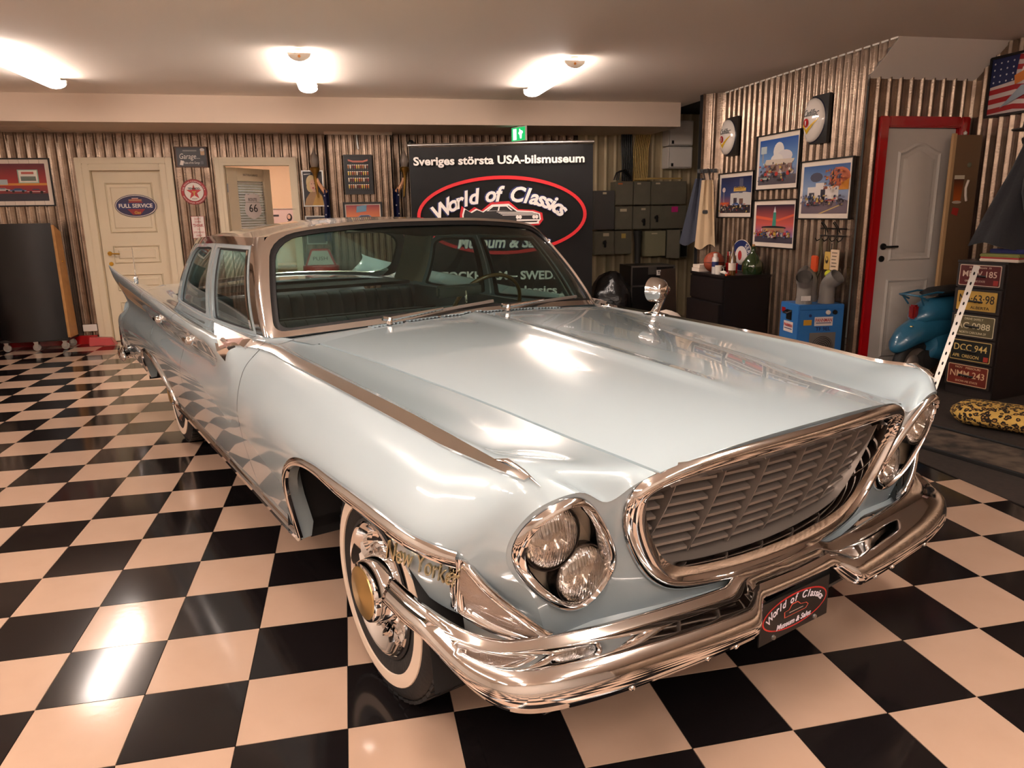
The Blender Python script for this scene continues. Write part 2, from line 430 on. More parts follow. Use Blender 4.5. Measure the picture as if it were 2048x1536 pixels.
h = MB().lathe([(0, -.012), (.024, -.012), (.026, -.004), (.026, 0)], 20, 'y', (-2.62, YB + .04, 1.04)); h.tube([(-2.62, YB + .03, 1.04), (-2.62, YB - .015, 1.04), (-2.60, YB - .022, 1.04), (-2.50, YB - .022, 1.035)], .008, 8)
h.build('door_handle', m_brass, d1, smooth=40)
MB().lathe([(0, -.01), (.022, -.01), (.024, 0)], 20, 'y', (-2.62, YB + .04, .92)).build('keyhole_plate', m_brass, d1, smooth=40)

# ---- door_2: open doorway into a lit back room, door swung inwards with glass, blinds
d2 = struct(empty('door_2'))
arch_frame('f', -1.36, -.44, 2.11, YB - .008, .06, m_cream).build('door_casing', m_cream, d2, bevel=.006)
B = MB(); B.box(-1.305, -1.265, YB - .03, YB + .12, 0, 2.06); B.box(-.525, -.485, YB - .03, YB + .12, 0, 2.06); B.box(-1.265, -.525, YB - .03, YB + .12, 2.02, 2.06)
B.build('door_jamb', m_cream, d2, bevel=.004)
ang = math.radians(52)
L2 = empty('door_leaf_hinge', (-1.255, YB + .11, 0), ang, parent=d2)
B = MB(); B.box(0, .16, 0, .04, .01, 2.01); B.box(.60, .72, 0, .04, .01, 2.01); B.box(.16, .60, 0, .04, 1.86, 2.01); B.box(.16, .60, 0, .04, .01, .9)
B.build('door_leaf', m_cream, L2, bevel=.003)
MB().box(.16, .60, .028, .032, .9, 1.86).build('door_glass', pane_mat('door_pane', (190, 205, 210)), L2)
for k in range(30):
    z = .915 + k * .0315
    obj('blind_slat', [(.165, .0, z), (.595, .0, z), (.595, .02, z + .017), (.165, .02, z + .017)], [(0, 1, 2, 3)], mat('blind_slats', (214, 205, 196), rough=.5), L2)
for z in (.25, 1.72): MB().lathe([(.009, z), (.009, z + .1)], 10, 'z', (-.008, -.006, 0)).build('hinge', m_steel, L2)
text('lettering', 'NATTVILA GARAGE', .035, mat('pale_grey_print', (120, 110, 100), rough=.6), L2, (.38, -.001, 1.93), width=.24).rotation_euler = (R90, 0, 0)
# back room beyond the doorway
mp = mat('peach_room_wall', (236, 196, 158), rough=.8)
struct(MB().box(-3.2, 1.6, 10.0, 10.1, 0, 2.5).build('wall_back_room', mp))
struct(MB().box(-3.3, -3.2, YB + .15, 10.0, 0, 2.5).build('wall_back_room_left', mp))
struct(MB().box(1.6, 1.7, YB + .15, 10.0, 0, 2.5).build('wall_back_room_right', mp))
struct(MB().box(-3.3, 1.7, YB + .08, 10.1, 2.5, 2.6).build('ceiling_back_room', m_ceil))

# ---- door_3: white door with arched panel in a red frame
d3 = struct(empty('door_3'))
arch_frame('f', 4.28, 5.125, 2.125, YD - .008, .085, m_red, .035).build('door_casing', m_red, d3, bevel=.01)
B = MB(); B.box(4.33, 4.375, YD - .01, YD + .1, 0, 2.08); B.box(5.03, 5.08, YD - .01, YD + .1, 0, 2.08); B.box(4.375, 5.03, YD - .01, YD + .1, 2.04, 2.08); B.build('door_jamb', m_red, d3)
m_dw = mat('grey_white_door', (206, 198, 188), rough=.45)
leaf = MB().box(4.378, 5.027, YD + .0, YD + .04, .01, 2.035).build('door_leaf', m_dw, d3, bevel=.003)
def panel_loop(x0, x1, z0, z1, arch):
    p = [(x0, z0), (x1, z0), (x1, z1)]
    if arch:
        for i in range(1, 12):
            t = i / 12; p.append((x1 + (x0 - x1) * t, z1 + arch * (.5 - .5 * math.cos(2 * math.pi * t))))
    p.append((x0, z1)); return p
for (x0, x1, z0, z1, a) in ((4.50, 4.91, .98, 1.86, .07), (4.50, 4.91, .16, .83, 0)):
    P = panel_loop(x0, x1, z0, z1, a); cx, cz = (x0 + x1) / 2, (z0 + z1) / 2; v = []; f = []; n = len(P)
    for s, dy in ((0, 0), (.015, -.013), (.032, 0), (.05, .004), (.075, -.008)):
        for (x, z) in P:
            v.append((x + (cx - x) * s / .205, YD + .0 + dy, z + (cz - z) * s / ((z1 - z0) / 2)))
    for k in range(4):
        for i in range(n): f.append((k * n + i, k * n + (i + 1) % n, k * n + n + (i + 1) % n, k * n + n + i))
    f.append(tuple(range(4 * n, 5 * n))); obj('door_panel', v, f, m_dw, leaf, smooth=30)
h = MB().lathe([(0, -.012), (.026, -.012), (.028, 0)], 20, 'y', (4.44, YD, 1.10)); h.tube([(4.44, YD - .01, 1.10), (4.44, YD - .05, 1.10), (4.46, YD - .055, 1.10), (4.54, YD - .055, 1.10)], .009, 8)
h.build('door_handle', m_black, d3, smooth=40)
MB().lathe([(0, -.01), (.024, -.01), (.026, 0)], 20, 'y', (4.435, YD, 1.0)).build('keyhole_plate', m_black, d3, smooth=40)
for z in (.3, 1.78): MB().lathe([(.009, z), (.009, z + .1)], 10, 'z', (5.027, YD - .008, 0)).build('hinge', m_steel, d3, smooth=40)

# ---- ceiling lamps: fluorescent battens with rounded diffuser
m_diff = mat('lamp_diffuser', (255, 250, 240), rough=.4, emit=(255, 255, 255), estr=LAMP_POWER)
m_diff.node_tree.nodes['Principled BSDF'].inputs['Emission Color'].default_value = LAMP_COLOR
def ceiling_lamp(x, y, label):
    e = empty('ceiling_lamp', (x, y, H), label=label, cat='ceiling lamp', group='fluorescent ceiling lamps')
    MB().box(-.035, .035, -.72, .72, -.035, 0).build('lamp_body', m_white, e, bevel=.004)
    n = 12; v = []; f = []
    for yy in (-.70, .70):
        for k in range(n + 1):
            a = math.pi * (-.38 + 1.76 * k / n); v.append((-.085 * math.cos(a), yy, -.058 - (.042 if k in range(3, 10) else .03) * math.sin(a)))
    f = [(k, k + 1, n + 2 + k, n + 1 + k) for k in range(n)] + [tuple(range(n + 1)), tuple(range(n + 1, 2 * n + 2)), (0, n, 2 * n + 1, n + 1)]
    obj('diffuser', v, f, m_diff, e, smooth=60)
    for s in (-1, 1):
        v = []; n = 8
        for yy in (.70, .730):
            for k in range(n + 1):
                a = math.pi * k / n; v.append((-.086 * math.cos(a), s * yy, -.030 - .060 * math.sin(a)))
        obj('end_cap', v, [(k, k + 1, n + 2 + k, n + 1 + k) for k in range(n)] + [tuple(range(n + 1)), tuple(range(n + 1, 2 * n + 2))], m_white, e, smooth=40)
        MB().lathe([(0, s * .734), (.010, s * .734), (.010, s * .729)], 12, 'y', (0, 0, -.055)).build('screw_cap', mat('amber_screw', (220, 140, 60)), e)
    return e
LX = (-2.30, -.17, 1.98)
for x, t in zip(LX, ('glowing fluorescent ceiling lamp cut off by the left edge of the photo', 'glowing fluorescent ceiling lamp above the pilaster, middle of the three', 'glowing fluorescent ceiling lamp above the black banner, rightmost of the three')):
    ceiling_lamp(x, 4.63, t)
for y in (1.0, -1.0, -2.8, -4.8):  # unseen extra rows, added to brighten the car, floor and ceiling
    for x in (LX if y < 0 else (-2.30, -4.45)): ceiling_lamp(x, y, 'glowing fluorescent ceiling lamp added out of view to brighten the room')
ceiling_lamp(-.9, 8.6, 'glowing ceiling lamp of the room beyond the doorway').location.z = 2.5
# ================================================================== THE CAR   (local x forward, y to the car's left, z up; origin under the front axle)
m_paint = mat('pale_blue_car_paint', (166, 182, 188), rough=.22, coat=1.0, spec=.5)
m_roof = mat('cream_roof_paint', (214, 204, 184), rough=.25, coat=1.0)
m_chrome = mat('chrome', (226, 224, 223), rough=.05, metal=1)
m_satin = mat('satin_grille_metal', (150, 140, 132), rough=.42, metal=.6)
m_rubber = mat('black_rubber', (22, 21, 21), rough=.6, bump=(70, .15))
m_dull = mat('dull_black_underbody', (16, 15, 15), rough=.8)
m_wwall = mat('whitewall_rubber', (226, 206, 186), rough=.6)
m_gold = mat('gold_cap', (214, 184, 120), rough=.34, metal=1)
m_trim = mat('dark_teal_upholstery', (52, 64, 68), rough=.75, sheen=.3, bump=(200, .1))
m_trim2 = mat('black_headliner', (34, 36, 38), rough=.9)
m_wglass = pane_mat('windscreen_glass', (226, 238, 234))
m_sglass = pane_mat('side_window_glass', (214, 228, 226))
m_lens = bpy.data.materials.new('fluted_lens_glass'); m_lens.use_nodes = True
def _lens():
    nt = m_lens.node_tree; b = nt.nodes['Principled BSDF']; b.inputs['Roughness'].default_value = .07; b.inputs['Metallic'].default_value = 1.0; b.inputs['Base Color'].default_value = (.88, .86, .84, 1)
    out = nt.nodes['Material Output']; mx = nt.nodes.new('ShaderNodeMixShader'); mx.inputs[0].default_value = .34; tr = nt.nodes.new('ShaderNodeBsdfTransparent')
    nt.links.new(tr.outputs[0], mx.inputs[1]); nt.links.new(b.outputs[0], mx.inputs[2]); nt.links.new(mx.outputs[0], out.inputs[0])
    tc = nt.nodes.new('ShaderNodeTexCoord'); w = nt.nodes.new('ShaderNodeTexWave'); w.bands_direction = 'Y'; w.inputs['Scale'].default_value = 38; w.inputs['Distortion'].default_value = 2.2; w.inputs['Detail'].default_value = 1
    bp = nt.nodes.new('ShaderNodeBump'); bp.inputs['Strength'].default_value = .35; bp.inputs['Distance'].default_value = .004
    nt.links.new(tc.outputs['Object'], w.inputs['Vector']); nt.links.new(w.outputs['Fac'], bp.inputs['Height']); nt.links.new(bp.outputs['Normal'], b.inputs['Normal'])
_lens()
CAR = empty('sedan_car', (0.91909, 0.16245, 0), -math.radians(68.6), label='pale blue classic sedan with tail fins, chrome bumper and whitewall tyres on the chequered floor', cat='car')

def xf(y, z):
    """front face of the car"""
    y = abs(y)
    return .75 + .08 * max(0, 1 - (y / .56) ** 2) + .264 * (z - .86) - (max(0, y - .70) / .15) ** 2 * .035
BEZ = [(.711, .842), (.746, .842), (.794, .820), (.822, .793), (.838, .752), (.840, .718), (.829, .677), (.796, .632), (.752, .578), (.705, .535), (.663, .515), (.620, .513), (.587, .537), (.560, .580), (.551, .624), (.561, .655), (.596, .714), (.633, .764), (.671, .815)]
GRL = [(0, .890), (.2, .886), (.40, .869), (.50, .845), (.545, .814), (.558, .775), (.550, .72), (.525, .66), (.49, .60), (.45, .55), (.40, .513), (.33, .492), (.2, .482), (0, .478)]
# ribs of the body side: ten points each, from the inner top edge over the crest down to the sill; (x, w, z)
def rib(x, *wz): return [(x, w, z) for w, z in wz]
F0 = [(.502, .852), (.552, .828), (.622, .802), (.710, .849), (.803, .829), (.847, .765), (.850, .705), (.824, .652), (.775, .588), (.722, .455)]
RIBS = [
    [(xf(w, z) + .002, w, z) for w, z in F0],
    [(.70, .512, .858), (.70, .60, .866), (.69, .72, .885), (.685, .798, .893), (.675, .848, .868), (.645, .892, .80), (.61, .912, .72), (.60, .892, .635), (.59, .850, .55), (.58, .795, .455)],
    rib(.50, (.535, .870), (.65, .876), (.76, .890), (.815, .899), (.862, .876), (.915, .82), (.955, .735), (.950, .655), (.922, .57), (.88, .47)),
    rib(.20, (.572, .895), (.68, .897), (.79, .910), (.833, .918), (.880, .893), (.938, .833), (.985, .738), (.974, .66), (.955, .56), (.93, .44)),
    rib(-.20, (.622, .920), (.72, .918), (.81, .926), (.849, .933), (.893, .908), (.955, .84), (1.0, .735), (.992, .62), (.972, .5), (.942, .36)),
    rib(-.60, (.680, .943), (.75, .938), (.825, .939), (.862, .944), (.903, .918), (.965, .85), (1.004, .735), (.997, .61), (.972, .48), (.937, .335)),
    rib(-.92, (.760, .960), (.79, .952), (.835, .948), (.873, .950), (.914, .923), (.972, .857), (1.006, .735), (.999, .61), (.974, .48), (.937, .335)),
    rib(-1.08, (.840, .964), (.850, .957), (.870, .949), (.905, .946), (.955, .918), (.985, .857), (1.007, .735), (1.0, .61), (.975, .48), (.937, .335)),
    rib(-1.20, (.842, .960), (.858, .950), (.90, .942), (.965, .950), (1.000, .922), (.992, .847), (1.008, .73), (1.002, .61), (.976, .48), (.937, .335)),
    rib(-1.45, (.842, .950), (.862, .938), (.92, .938), (.990, .957), (1.018, .928), (.988, .835), (1.010, .72), (1.004, .60), (.978, .48), (.937, .335)),
    rib(-2.0, (.838, .937), (.862, .926), (.925, .936), (.995, .965), (1.024, .932), (.982, .815), (1.012, .70), (1.006, .60), (.98, .48), (.937, .335)),
    rib(-2.7, (.828, .938), (.855, .930), (.925, .950), (.998, .992), (1.026, .955), (.982, .818), (1.014, .695), (1.008, .60), (.982, .48), (.940, .335)),
    rib(-3.2, (.800, .952), (.840, .942), (.925, .965), (1.000, 1.010), (1.026, .972), (.985, .825), (1.017, .70), (1.012, .60), (.985, .48), (.945, .335)),
    rib(-3.7, (.760, .955), (.82, .945), (.93, .978), (1.006, 1.030), (1.028, .99), (.987, .832), (1.022, .71), (1.018, .60), (.99, .48), (.955, .36)),
    [(-4.05, .73, .945), (-4.05, .81, .938), (-4.08, .94, .985), (-4.12, 1.014, 1.048), (-4.10, 1.030, 1.00), (-3.98, .990, .838), (-4.12, 1.028, .715), (-4.15, 1.026, .60), (-4.15, 1.0, .49), (-4.15, .97, .40)],
    [(-4.30, .72, .93), (-4.30, .80, .92), (-4.38, .96, 1.01), (-4.47, 1.024, 1.072), (-4.40, 1.030, 1.01), (-4.03, .992, .838), (-4.36, 1.028, .715), (-4.40, 1.028, .60), (-4.40, 1.005, .49), (-4.38, .975, .40)],
    [(-4.42, .71, .90), (-4.42, .79, .89), (-4.48, .99, 1.03), (-4.58, 1.030, 1.085), (-4.46, 1.022, 1.01), (-4.06, .990, .836), (-4.42, 1.0, .715), (-4.47, 1.0, .60), (-4.47, .98, .49), (-4.44, .95, .40)],
]
NS = 6                                       # samples per rib span
RB = [cr(r, NS) for r in RIBS]; NJ = len(RB[0])
_par = [0.]
for a, b in zip(RB, RB[1:]): _par.append(_par[-1] + sum((p - q).length for p, q in zip(a, b)) / NJ)
def herm(P, tt, s):
    """non-uniform Hermite through P at params tt"""
    n = len(P); i = 0
    while i < n - 2 and s > tt[i + 1]: i += 1
    h = tt[i + 1] - tt[i]; t = (s - tt[i]) / h
    def tan(k):
        if k == 0: return (P[1] - P[0]) / (tt[1] - tt[0])
        if k == n - 1: return (P[-1] - P[-2]) / (tt[-1] - tt[-2])
        d0 = (P[k] - P[k - 1]) / (tt[k] - tt[k - 1]); d1 = (P[k + 1] - P[k]) / (tt[k + 1] - tt[k]); h0 = tt[k] - tt[k - 1]; h1 = tt[k + 1] - tt[k]
        return (d0 * h1 + d1 * h0) / (h0 + h1)
    m0, m1 = tan(i) * h, tan(i + 1) * h; t2, t3 = t * t, t ** 3
    return P[i] * (2 * t3 - 3 * t2 + 1) + m0 * (t3 - 2 * t2 + t) + P[i + 1] * (-2 * t3 + 3 * t2) + m1 * (t3 - t2)
_cache = {}
def side_col(s):
    """one column of the body side at loft parameter s (all the way down)"""
    k = round(s, 6)
    if k not in _cache: _cache[k] = [herm([r[j] for r in RB], _par, s) for j in range(NJ)]
    return _cache[k]
def arch(x):
    """lowest z of the body side at x (wheel openings)"""
    z = 0
    for xc, a, zt, p in ((-.035, .445, .712, 2.7 if x < -.035 else 5.5), (-3.17, .46, .600, 2.4)):
        u = abs(x - xc) / a
        if u < 1: z = max(z, .30 + (zt - .30) * (1 - u ** p) ** (1 / p))
    if .35 < x < .72: z = max(z, .575 - (x - .36) * .33)
    return z
JB = 6 * NS                                  # sample index of the bulge
def side_clip(s):
    c = side_col(s); zl = arch(c[-1].x if c[-1].x < .3 else c[JB + NS].x); up = c[:JB + 1]; low = c[JB:]
    if zl > low[-1].z:
        for i in range(len(low) - 1):
            if low[i].z >= zl > low[i + 1].z:
                q = low[i].lerp(low[i + 1], (low[i].z - zl) / (low[i].z - low[i + 1].z)); cut = low[:i + 1] + [q]; break
        else: cut = [low[0], low[0] + Vector((0, 0, -.001))]
        n = len(low); L = len(cut) - 1; low = []
        for k in range(n):
            t = k / (n - 1) * L; i = min(int(t), L - 1); low.append(cut[i].lerp(cut[i + 1], t - i))
    return up + low[1:]
def s_of_x(x, j=None):
    j = JB if j is None else j
    lo, hi = 0., _par[-1]
    for _ in range(40):
        m = (lo + hi) / 2
        if herm([r[j] for r in RB], _par, m).x > x: lo = m
        else: hi = m
    return (lo + hi) / 2
def mir(v, s): return [Vector((p[0], p[1] * s, p[2])) for p in v]
def side_sheet(name, s0, s1, step, s, m=None, parent=None):
    """sheet of the body side between two loft parameters; thickness folds inwards at the rims"""
    n = max(2, int((s1 - s0) / step) + 1); cols = [side_clip(s0 + (s1 - s0) * i / (n - 1)) for i in range(n)]
    rows = []
    for c in cols:
        inn = c[-1] + Vector((0, -.035, .004)); rows.append([c[0] + Vector((0, .001, -.03))] + c + [inn, inn + Vector((0, -.01, .05))])
    f0 = [p + Vector((.0, -.006, 0)) for p in rows[0]]
    v = [q for r in rows for q in r]
    return obj(name, mir(v, s), grid_faces(len(rows), len(rows[0])), m or m_paint, parent or CAR, smooth=50)
SA, SBp, SCp, SD = 0, s_of_x(-.935), s_of_x(-2.06), s_of_x(-3.0)
G2 = .0022
fender = {}; fdoor = {}; rdoor = {}; quarter = {}
for s in (-1, 1):
    fender[s] = side_sheet('front_fender', SA, SBp - G2, .014, s)
    fdoor[s] = side_sheet('front_door', SBp + G2, SCp - G2, .02, s)
    rdoor[s] = side_sheet('rear_door', SCp + G2, SD - G2, .025, s)
    quarter[s] = side_sheet('rear_quarter_panel', SD + G2, _par[-1], .014, s)
# rear closing panel, deck lid
last = side_col(_par[-1]); lastL = [p for p in last]
lastL = [Vector((-4.42, .71, .90)), Vector((-4.43, .90, .88)), Vector((-4.43, .97, .80))] + lastL[JB - 1:]; v = mir(lastL, -1) + mir(lastL, 1); n = len(lastL)
obj('rear_panel', v, [(i, i + 1, n + i + 1, n + i) for i in range(n - 1)], m_paint, CAR, smooth=40)
def deck(name, x0, x1, z_c, nx=14, ny=12):
    rows = []
    for i in range(nx + 1):
        x = x0 + (x1 - x0) * i / nx; e = side_col(s_of_x(x, 0))[0]; r = []
        for k in range(-ny, ny + 1):
            t = k / ny; r.append(Vector((x, e.y * t, e.z + (z_c(x) - e.z) * (1 - abs(t) ** 2.5))))
        rows.append(r)
    return obj(name, [p for r in rows for p in r], grid_faces(nx + 1, 2 * ny + 1), m_paint, CAR, smooth=40)
deck('deck_lid', -3.25, -4.40, lambda x: .985 - .06 * ((-x - 3.25) / 1.15) ** 2)
# ---- hood
def hood_z(x, y, yg, zg):
    t = min(1, abs(y) / yg)
    zc = herm([Vector((q, 0, 0)) for q in (.903, .912, .925, .943, .961, .984, .998, 1.001)], [-.83, -.75, -.6, -.3, 0, .4, .8, .9], -max(-.9, min(.83, x))).x
    ridge = .012 * math.exp(-(y / .035) ** 2) * min(1, max(0, (.62 - x) / .3))
    return zg + (zc - zg) * (1 - t ** 2.2) + ridge
def gap(x):
    """hood to fender gap at x"""
    c = side_col(s_of_x(x, 0))[0]; return c.y, c.z
def hood_front(t): 
    y = .490 * t; return xf(y, .86) + .004, y
ny = 22; nx = 40; rows = []
for i in range(nx + 1):
    u = i / nx; r = []
    for k in range(-ny, ny + 1):
        t = k / ny; xfr, _ = hood_front(t); x = xfr + (-.80 - .04 * (1 - t * t) - xfr) * u
        yg, zg = gap(min(x, .757)); y = (yg - .007) * t
        z = hood_z(x, y, yg, zg) + .001
        r.append(Vector((x, y, z)))
    rows.append(r)
lipf = [p + Vector((-.012, 0, -.022)) for p in rows[0]]; lipb = [p + Vector((0, 0, -.02)) for p in rows[-1]]
rows = [lipf] + rows + [lipb]
rows = [[r[0] + Vector((0, 0, -.02))] + r + [r[-1] + Vector((0, 0, -.02))] for r in rows]
hood = obj('hood', [p for r in rows for p in r], grid_faces(len(rows), len(rows[0])), m_paint, CAR, smooth=45)
# dark channel under the gaps
B = MB(); B.box(-.78, .55, -.50, .50, .60, .80); B.build('engine_bay', m_dull, CAR)

# ---- greenhouse surface G(u, v): u runs 0 (front centre) .. 10 (rear centre), v 0 (base) .. 1 (roof edge)
G0 = [(-.90, 0, 1.004), (-.915, .32, 1.0), (-.955, .64, .984), (-1.04, .812, .966), (-1.19, .838, .962), (-1.95, .834, .937), (-2.88, .822, .945), (-3.12, .785, .960), (-3.38, .60, .982), (-3.54, .32, .995), (-3.58, 0, 1.0)]
G1 = [(-1.265, 0, 1.400), (-1.275, .27, 1.396), (-1.305, .53, 1.376), (-1.385, .695, 1.343), (-1.50, .732, 1.334), (-2.02, .745, 1.333), (-2.56, .735, 1.316), (-2.73, .69, 1.310), (-2.86, .50, 1.337), (-2.95, .26, 1.360), (-2.97, 0, 1.368)]
def crp(P, u):
    n = len(P); i = max(0, min(int(math.floor(u)), n - 2)); t = u - i
    g = lambda k: Vector(P[k]) if 0 <= k < n else Vector((P[-k if k < 0 else 2 * (n - 1) - k][0], -P[-k if k < 0 else 2 * (n - 1) - k][1], P[-k if k < 0 else 2 * (n - 1) - k][2]))
    p0, p1, p2, p3 = g(i - 1), g(i), g(i + 1), g(i + 2)
    return .5 * ((2 * p1) + (p2 - p0) * t + (2 * p0 - 5 * p1 + 4 * p2 - p3) * t * t + (3 * p1 - p0 - 3 * p2 + p3) * t ** 3)
def G(u, v, off=0.):
    s = 1
    if u < 0: u = -u; s = -1
    if u > 10: u = 20 - u; s = -s
    p = crp(G0, u).lerp(crp(G1, u), v); b = 4 * v * (1 - v)
    q = crp(G0, min(10, u + .02)) - crp(G0, max(0, u - .02)); nrm = Vector((-q.y, q.x, 0)); 
    if nrm.length > 0: nrm.normalize()
    if nrm.dot(p - Vector((-2.1, 0, p.z))) < 0: nrm = -nrm
    bulge = .022 * b
    nz = Vector((nrm.x, nrm.y, .45)).normalized()
    p = p + nrm * bulge + nz * off
    return Vector((p.x, p.y * s, p.z))
def gpatch(name, outer, holes=(), m=None, off=0., thick=.004, su=.12, parent=None, smooth=35, sv=9.0):
    """patch of the greenhouse surface from polygons in (u, v)"""
    sc = sv / 10.0
    O = [(a, b * sc * 3) for a, b in outer]; Hs = [[(a, b * sc * 3) for a, b in h] for h in holes]
    v, f = cdt(O, Hs, su, lambda a, b: (a, b / (sc * 3)))
    top = [G(a, b, off + thick) for a, b in v]; bot = [G(a, b, off) for a, b in v]; k = len(v)
    from collections import Counter
    ec = Counter(tuple(sorted((q[i], q[(i + 1) % len(q)]))) for q in f for i in range(len(q)))
    ff = list(f) + [tuple(i + k for i in q[::-1]) for q in f] + [(a, c, c + k, a + k) for (a, c), n in ec.items() if n == 1]
    return obj(name, top + bot, ff, m, parent or CAR, smooth=smooth)
def rpoly(u0, u1, v0, v1, ru, rv, n=5, which=(1, 1, 1, 1)):
    """rectangle in (u, v) with rounded corners; corners: upper right, upper left, lower left, lower right; dense edges"""
    c = []
    for cu, cv, a, w in ((u1, v1, 0, which[0]), (u0, v1, 90, which[1]), (u0, v0, 180, which[2]), (u1, v0, 270, which[3])):
        su, sv = (1 if cu == u1 else -1), (1 if cv == v1 else -1)
        for i in range(n + 1):
            t = math.radians(a + 90 * i / n); c.append((cu - su * ru * w + ru * w * math.cos(t), cv - sv * rv * w + rv * w * math.sin(t)))
    out = []
    for i, p in enumerate(c):
        q = c[(i + 1) % len(c)]; d = max(abs(p[0] - q[0]) / .12, abs(p[1] - q[1]) / .06); k = max(1, int(d))
        if abs(p[0] - q[0]) + abs(p[1] - q[1]) < 1e-6: continue
        for j in range(k): out.append((p[0] + (q[0] - p[0]) * j / k, p[1] + (q[1] - p[1]) * j / k))
    return out
ws = rpoly(-2.86, 2.86, .045, .925, .55, .20, which=(1, 1, .45, .45))
gpatch('windscreen', rpoly(-2.92, 2.92, .02, .965, .55, .20, which=(1, 1, .45, .45)), (), m_wglass, 0, .004)
gpatch('windscreen_seal', rpoly(-2.96, 2.96, .012, .975, .55, .20, which=(1, 1, .45, .45)), [rpoly(-2.82, 2.82, .05, .93, .55, .20, which=(1, 1, .45, .45))], m_rubber, .004, .006)
gpatch('windscreen_frame', rpoly(-3.25, 3.25, -.035, 1.0, .5, .16, which=(1, 1, .6, .6)), [rpoly(-2.93, 2.93, .018, .968, .55, .20, which=(1, 1, .45, .45))], m_chrome, .004, .016)
gpatch('rear_window', rpoly(7.55, 12.45, .05, .92, .5, .25), (), m_wglass, 0, .004)
gpatch('rear_window_frame', rpoly(7.35, 12.65, -.02, 1.0, .5, .25), [rpoly(7.6, 12.4, .06, .91, .5, .25)], m_chrome, .004, .012)
for s in (-1, 1):
    U = lambda P: [(a * (1 if s > 0 else -1), b) for a, b in P]
    gpatch('windscreen_pillar_trim', U(rpoly(3.2, 4.02, -.02, 1.0, .02, .01)), (), m_chrome, .002, .010)
    fw = rpoly(4.03, 5.02, .0, .86, .04, .03, which=(1, 0, 0, 1)); rw = rpoly(5.19, 6.02, .0, .86, .30, .16, which=(1, .2, .2, .3))
    # door window frames (body colour) and glass
    gpatch('front_door_frame', U(rpoly(3.98, 5.09, -.03, .91, .02, .01)), [U(fw)], m_paint, 0, .014, parent=CAR)
    gpatch('rear_door_frame', U(rpoly(5.11, 6.16, -.03, .91, .26, .14, which=(1, 0, 0, .3))), [U(rw)], m_paint, 0, .014, parent=CAR)
    gpatch('front_window_seal', U(rpoly(4.01, 5.04, -.01, .875, .03, .02)), [U(rpoly(4.05, 4.99, .02, .845, .03, .02))], m_rubber, -.006, .006)
    gpatch('rear_window_seal', U(rpoly(5.17, 6.04, -.01, .875, .28, .15, which=(1, .2, .2, .3))), [U(rpoly(5.23, 5.98, .02, .845, .27, .14, which=(1, .2, .2, .3)))], m_rubber, -.006, .006)
    gpatch('front_window', U(fw), (), m_sglass, -.004, .003)
    gpatch('rear_side_window', U(rw), (), m_sglass, -.004, .003)
    gpatch('vent_window_bar', U(rpoly(4.10, 4.15, .0, .86, .005, .005)), (), m_chrome, -.003, .012)
    gpatch('rear_pillar', U(rpoly(6.16, 7.40, -.04, 1.0, .02, .01)), (), m_roof, 0, .008)
    gpatch('drip_rail', U(rpoly(3.9, 6.3, .905, .995, .05, .03)), (), m_chrome, .002, .014)
    # chrome line down the rear pillar
    gpatch('pillar_moulding', U(rpoly(6.14, 6.24, -.03, .93, .02, .02)), (), m_chrome, .004, .012)
# roof panel
nu = 100; nt = 12; rows = []
for i in range(nu):
    u = 20 * i / nu; e = G(u, 1.0, .004); xs = max(-2.55, min(-1.65, e.x)); r = []
    for k in range(nt + 1):
        t = k / nt; x = e.x + (xs - e.x) * t; y = e.y * (1 - t); zt = 1.418 - .03 * ((xs + 2.0) / .6) ** 2
        r.append(Vector((x, y, e.z + (zt - e.z) * (1 - (1 - t) ** 2.3))))
    rows.append(r)
obj('roof', [p for r in rows for p in r], grid_faces(nu, nt + 1, True), m_roof, CAR, smooth=60)
rows2 = [[p + Vector((0, 0, -.03)) for p in r] for r in rows]
obj('headliner', [p for r in rows2 for p in r], grid_faces(nu, nt + 1, True), m_trim2, CAR, smooth=60)
# ---- cowl between hood and windscreen, with vent slots
rows = []
for k in range(-30, 31):
    t = k / 30; y = .74 * t; a = Vector((-.803 - .04 * (1 - t * t), y, hood_z(-.80, y, *gap(-.8)) - .001)); b = G(3.05 * t, -.03, .0); b = Vector((b.x, b.y, b.z - .004))
    rows.append([a.lerp(b, i / 5) + Vector((0, 0, .006 * math.sin(math.pi * i / 5))) for i in range(6)])
obj('cowl_panel', [p for r in rows for p in r], grid_faces(len(rows), 6), m_paint, CAR, smooth=60)
cv = empty('cowl_vent', parent=CAR)
for k in range(-27, 28):
    if k % 9 == 0: continue
    t = k / 27 * .66; i = (t + 1) * 30; r = rows[max(0, min(60, int(round((t + 1) * 30))))]; p = r[1].lerp(r[2], .2); q = r[3].lerp(r[4], .2); y = .74 * t
    B = MB(); B.bar((p.x, y, p.z + .006), (q.x, y, q.z + .006), .007, .006); B.build('vent_slat', mat('vent_grey_paint', (150, 166, 172), rough=.4), cv)
    B = MB(); B.bar((p.x, y + .009, p.z + .003), (q.x, y + .009, q.z + .003), .009, .003); B.build('vent_slot', m_dull, cv)
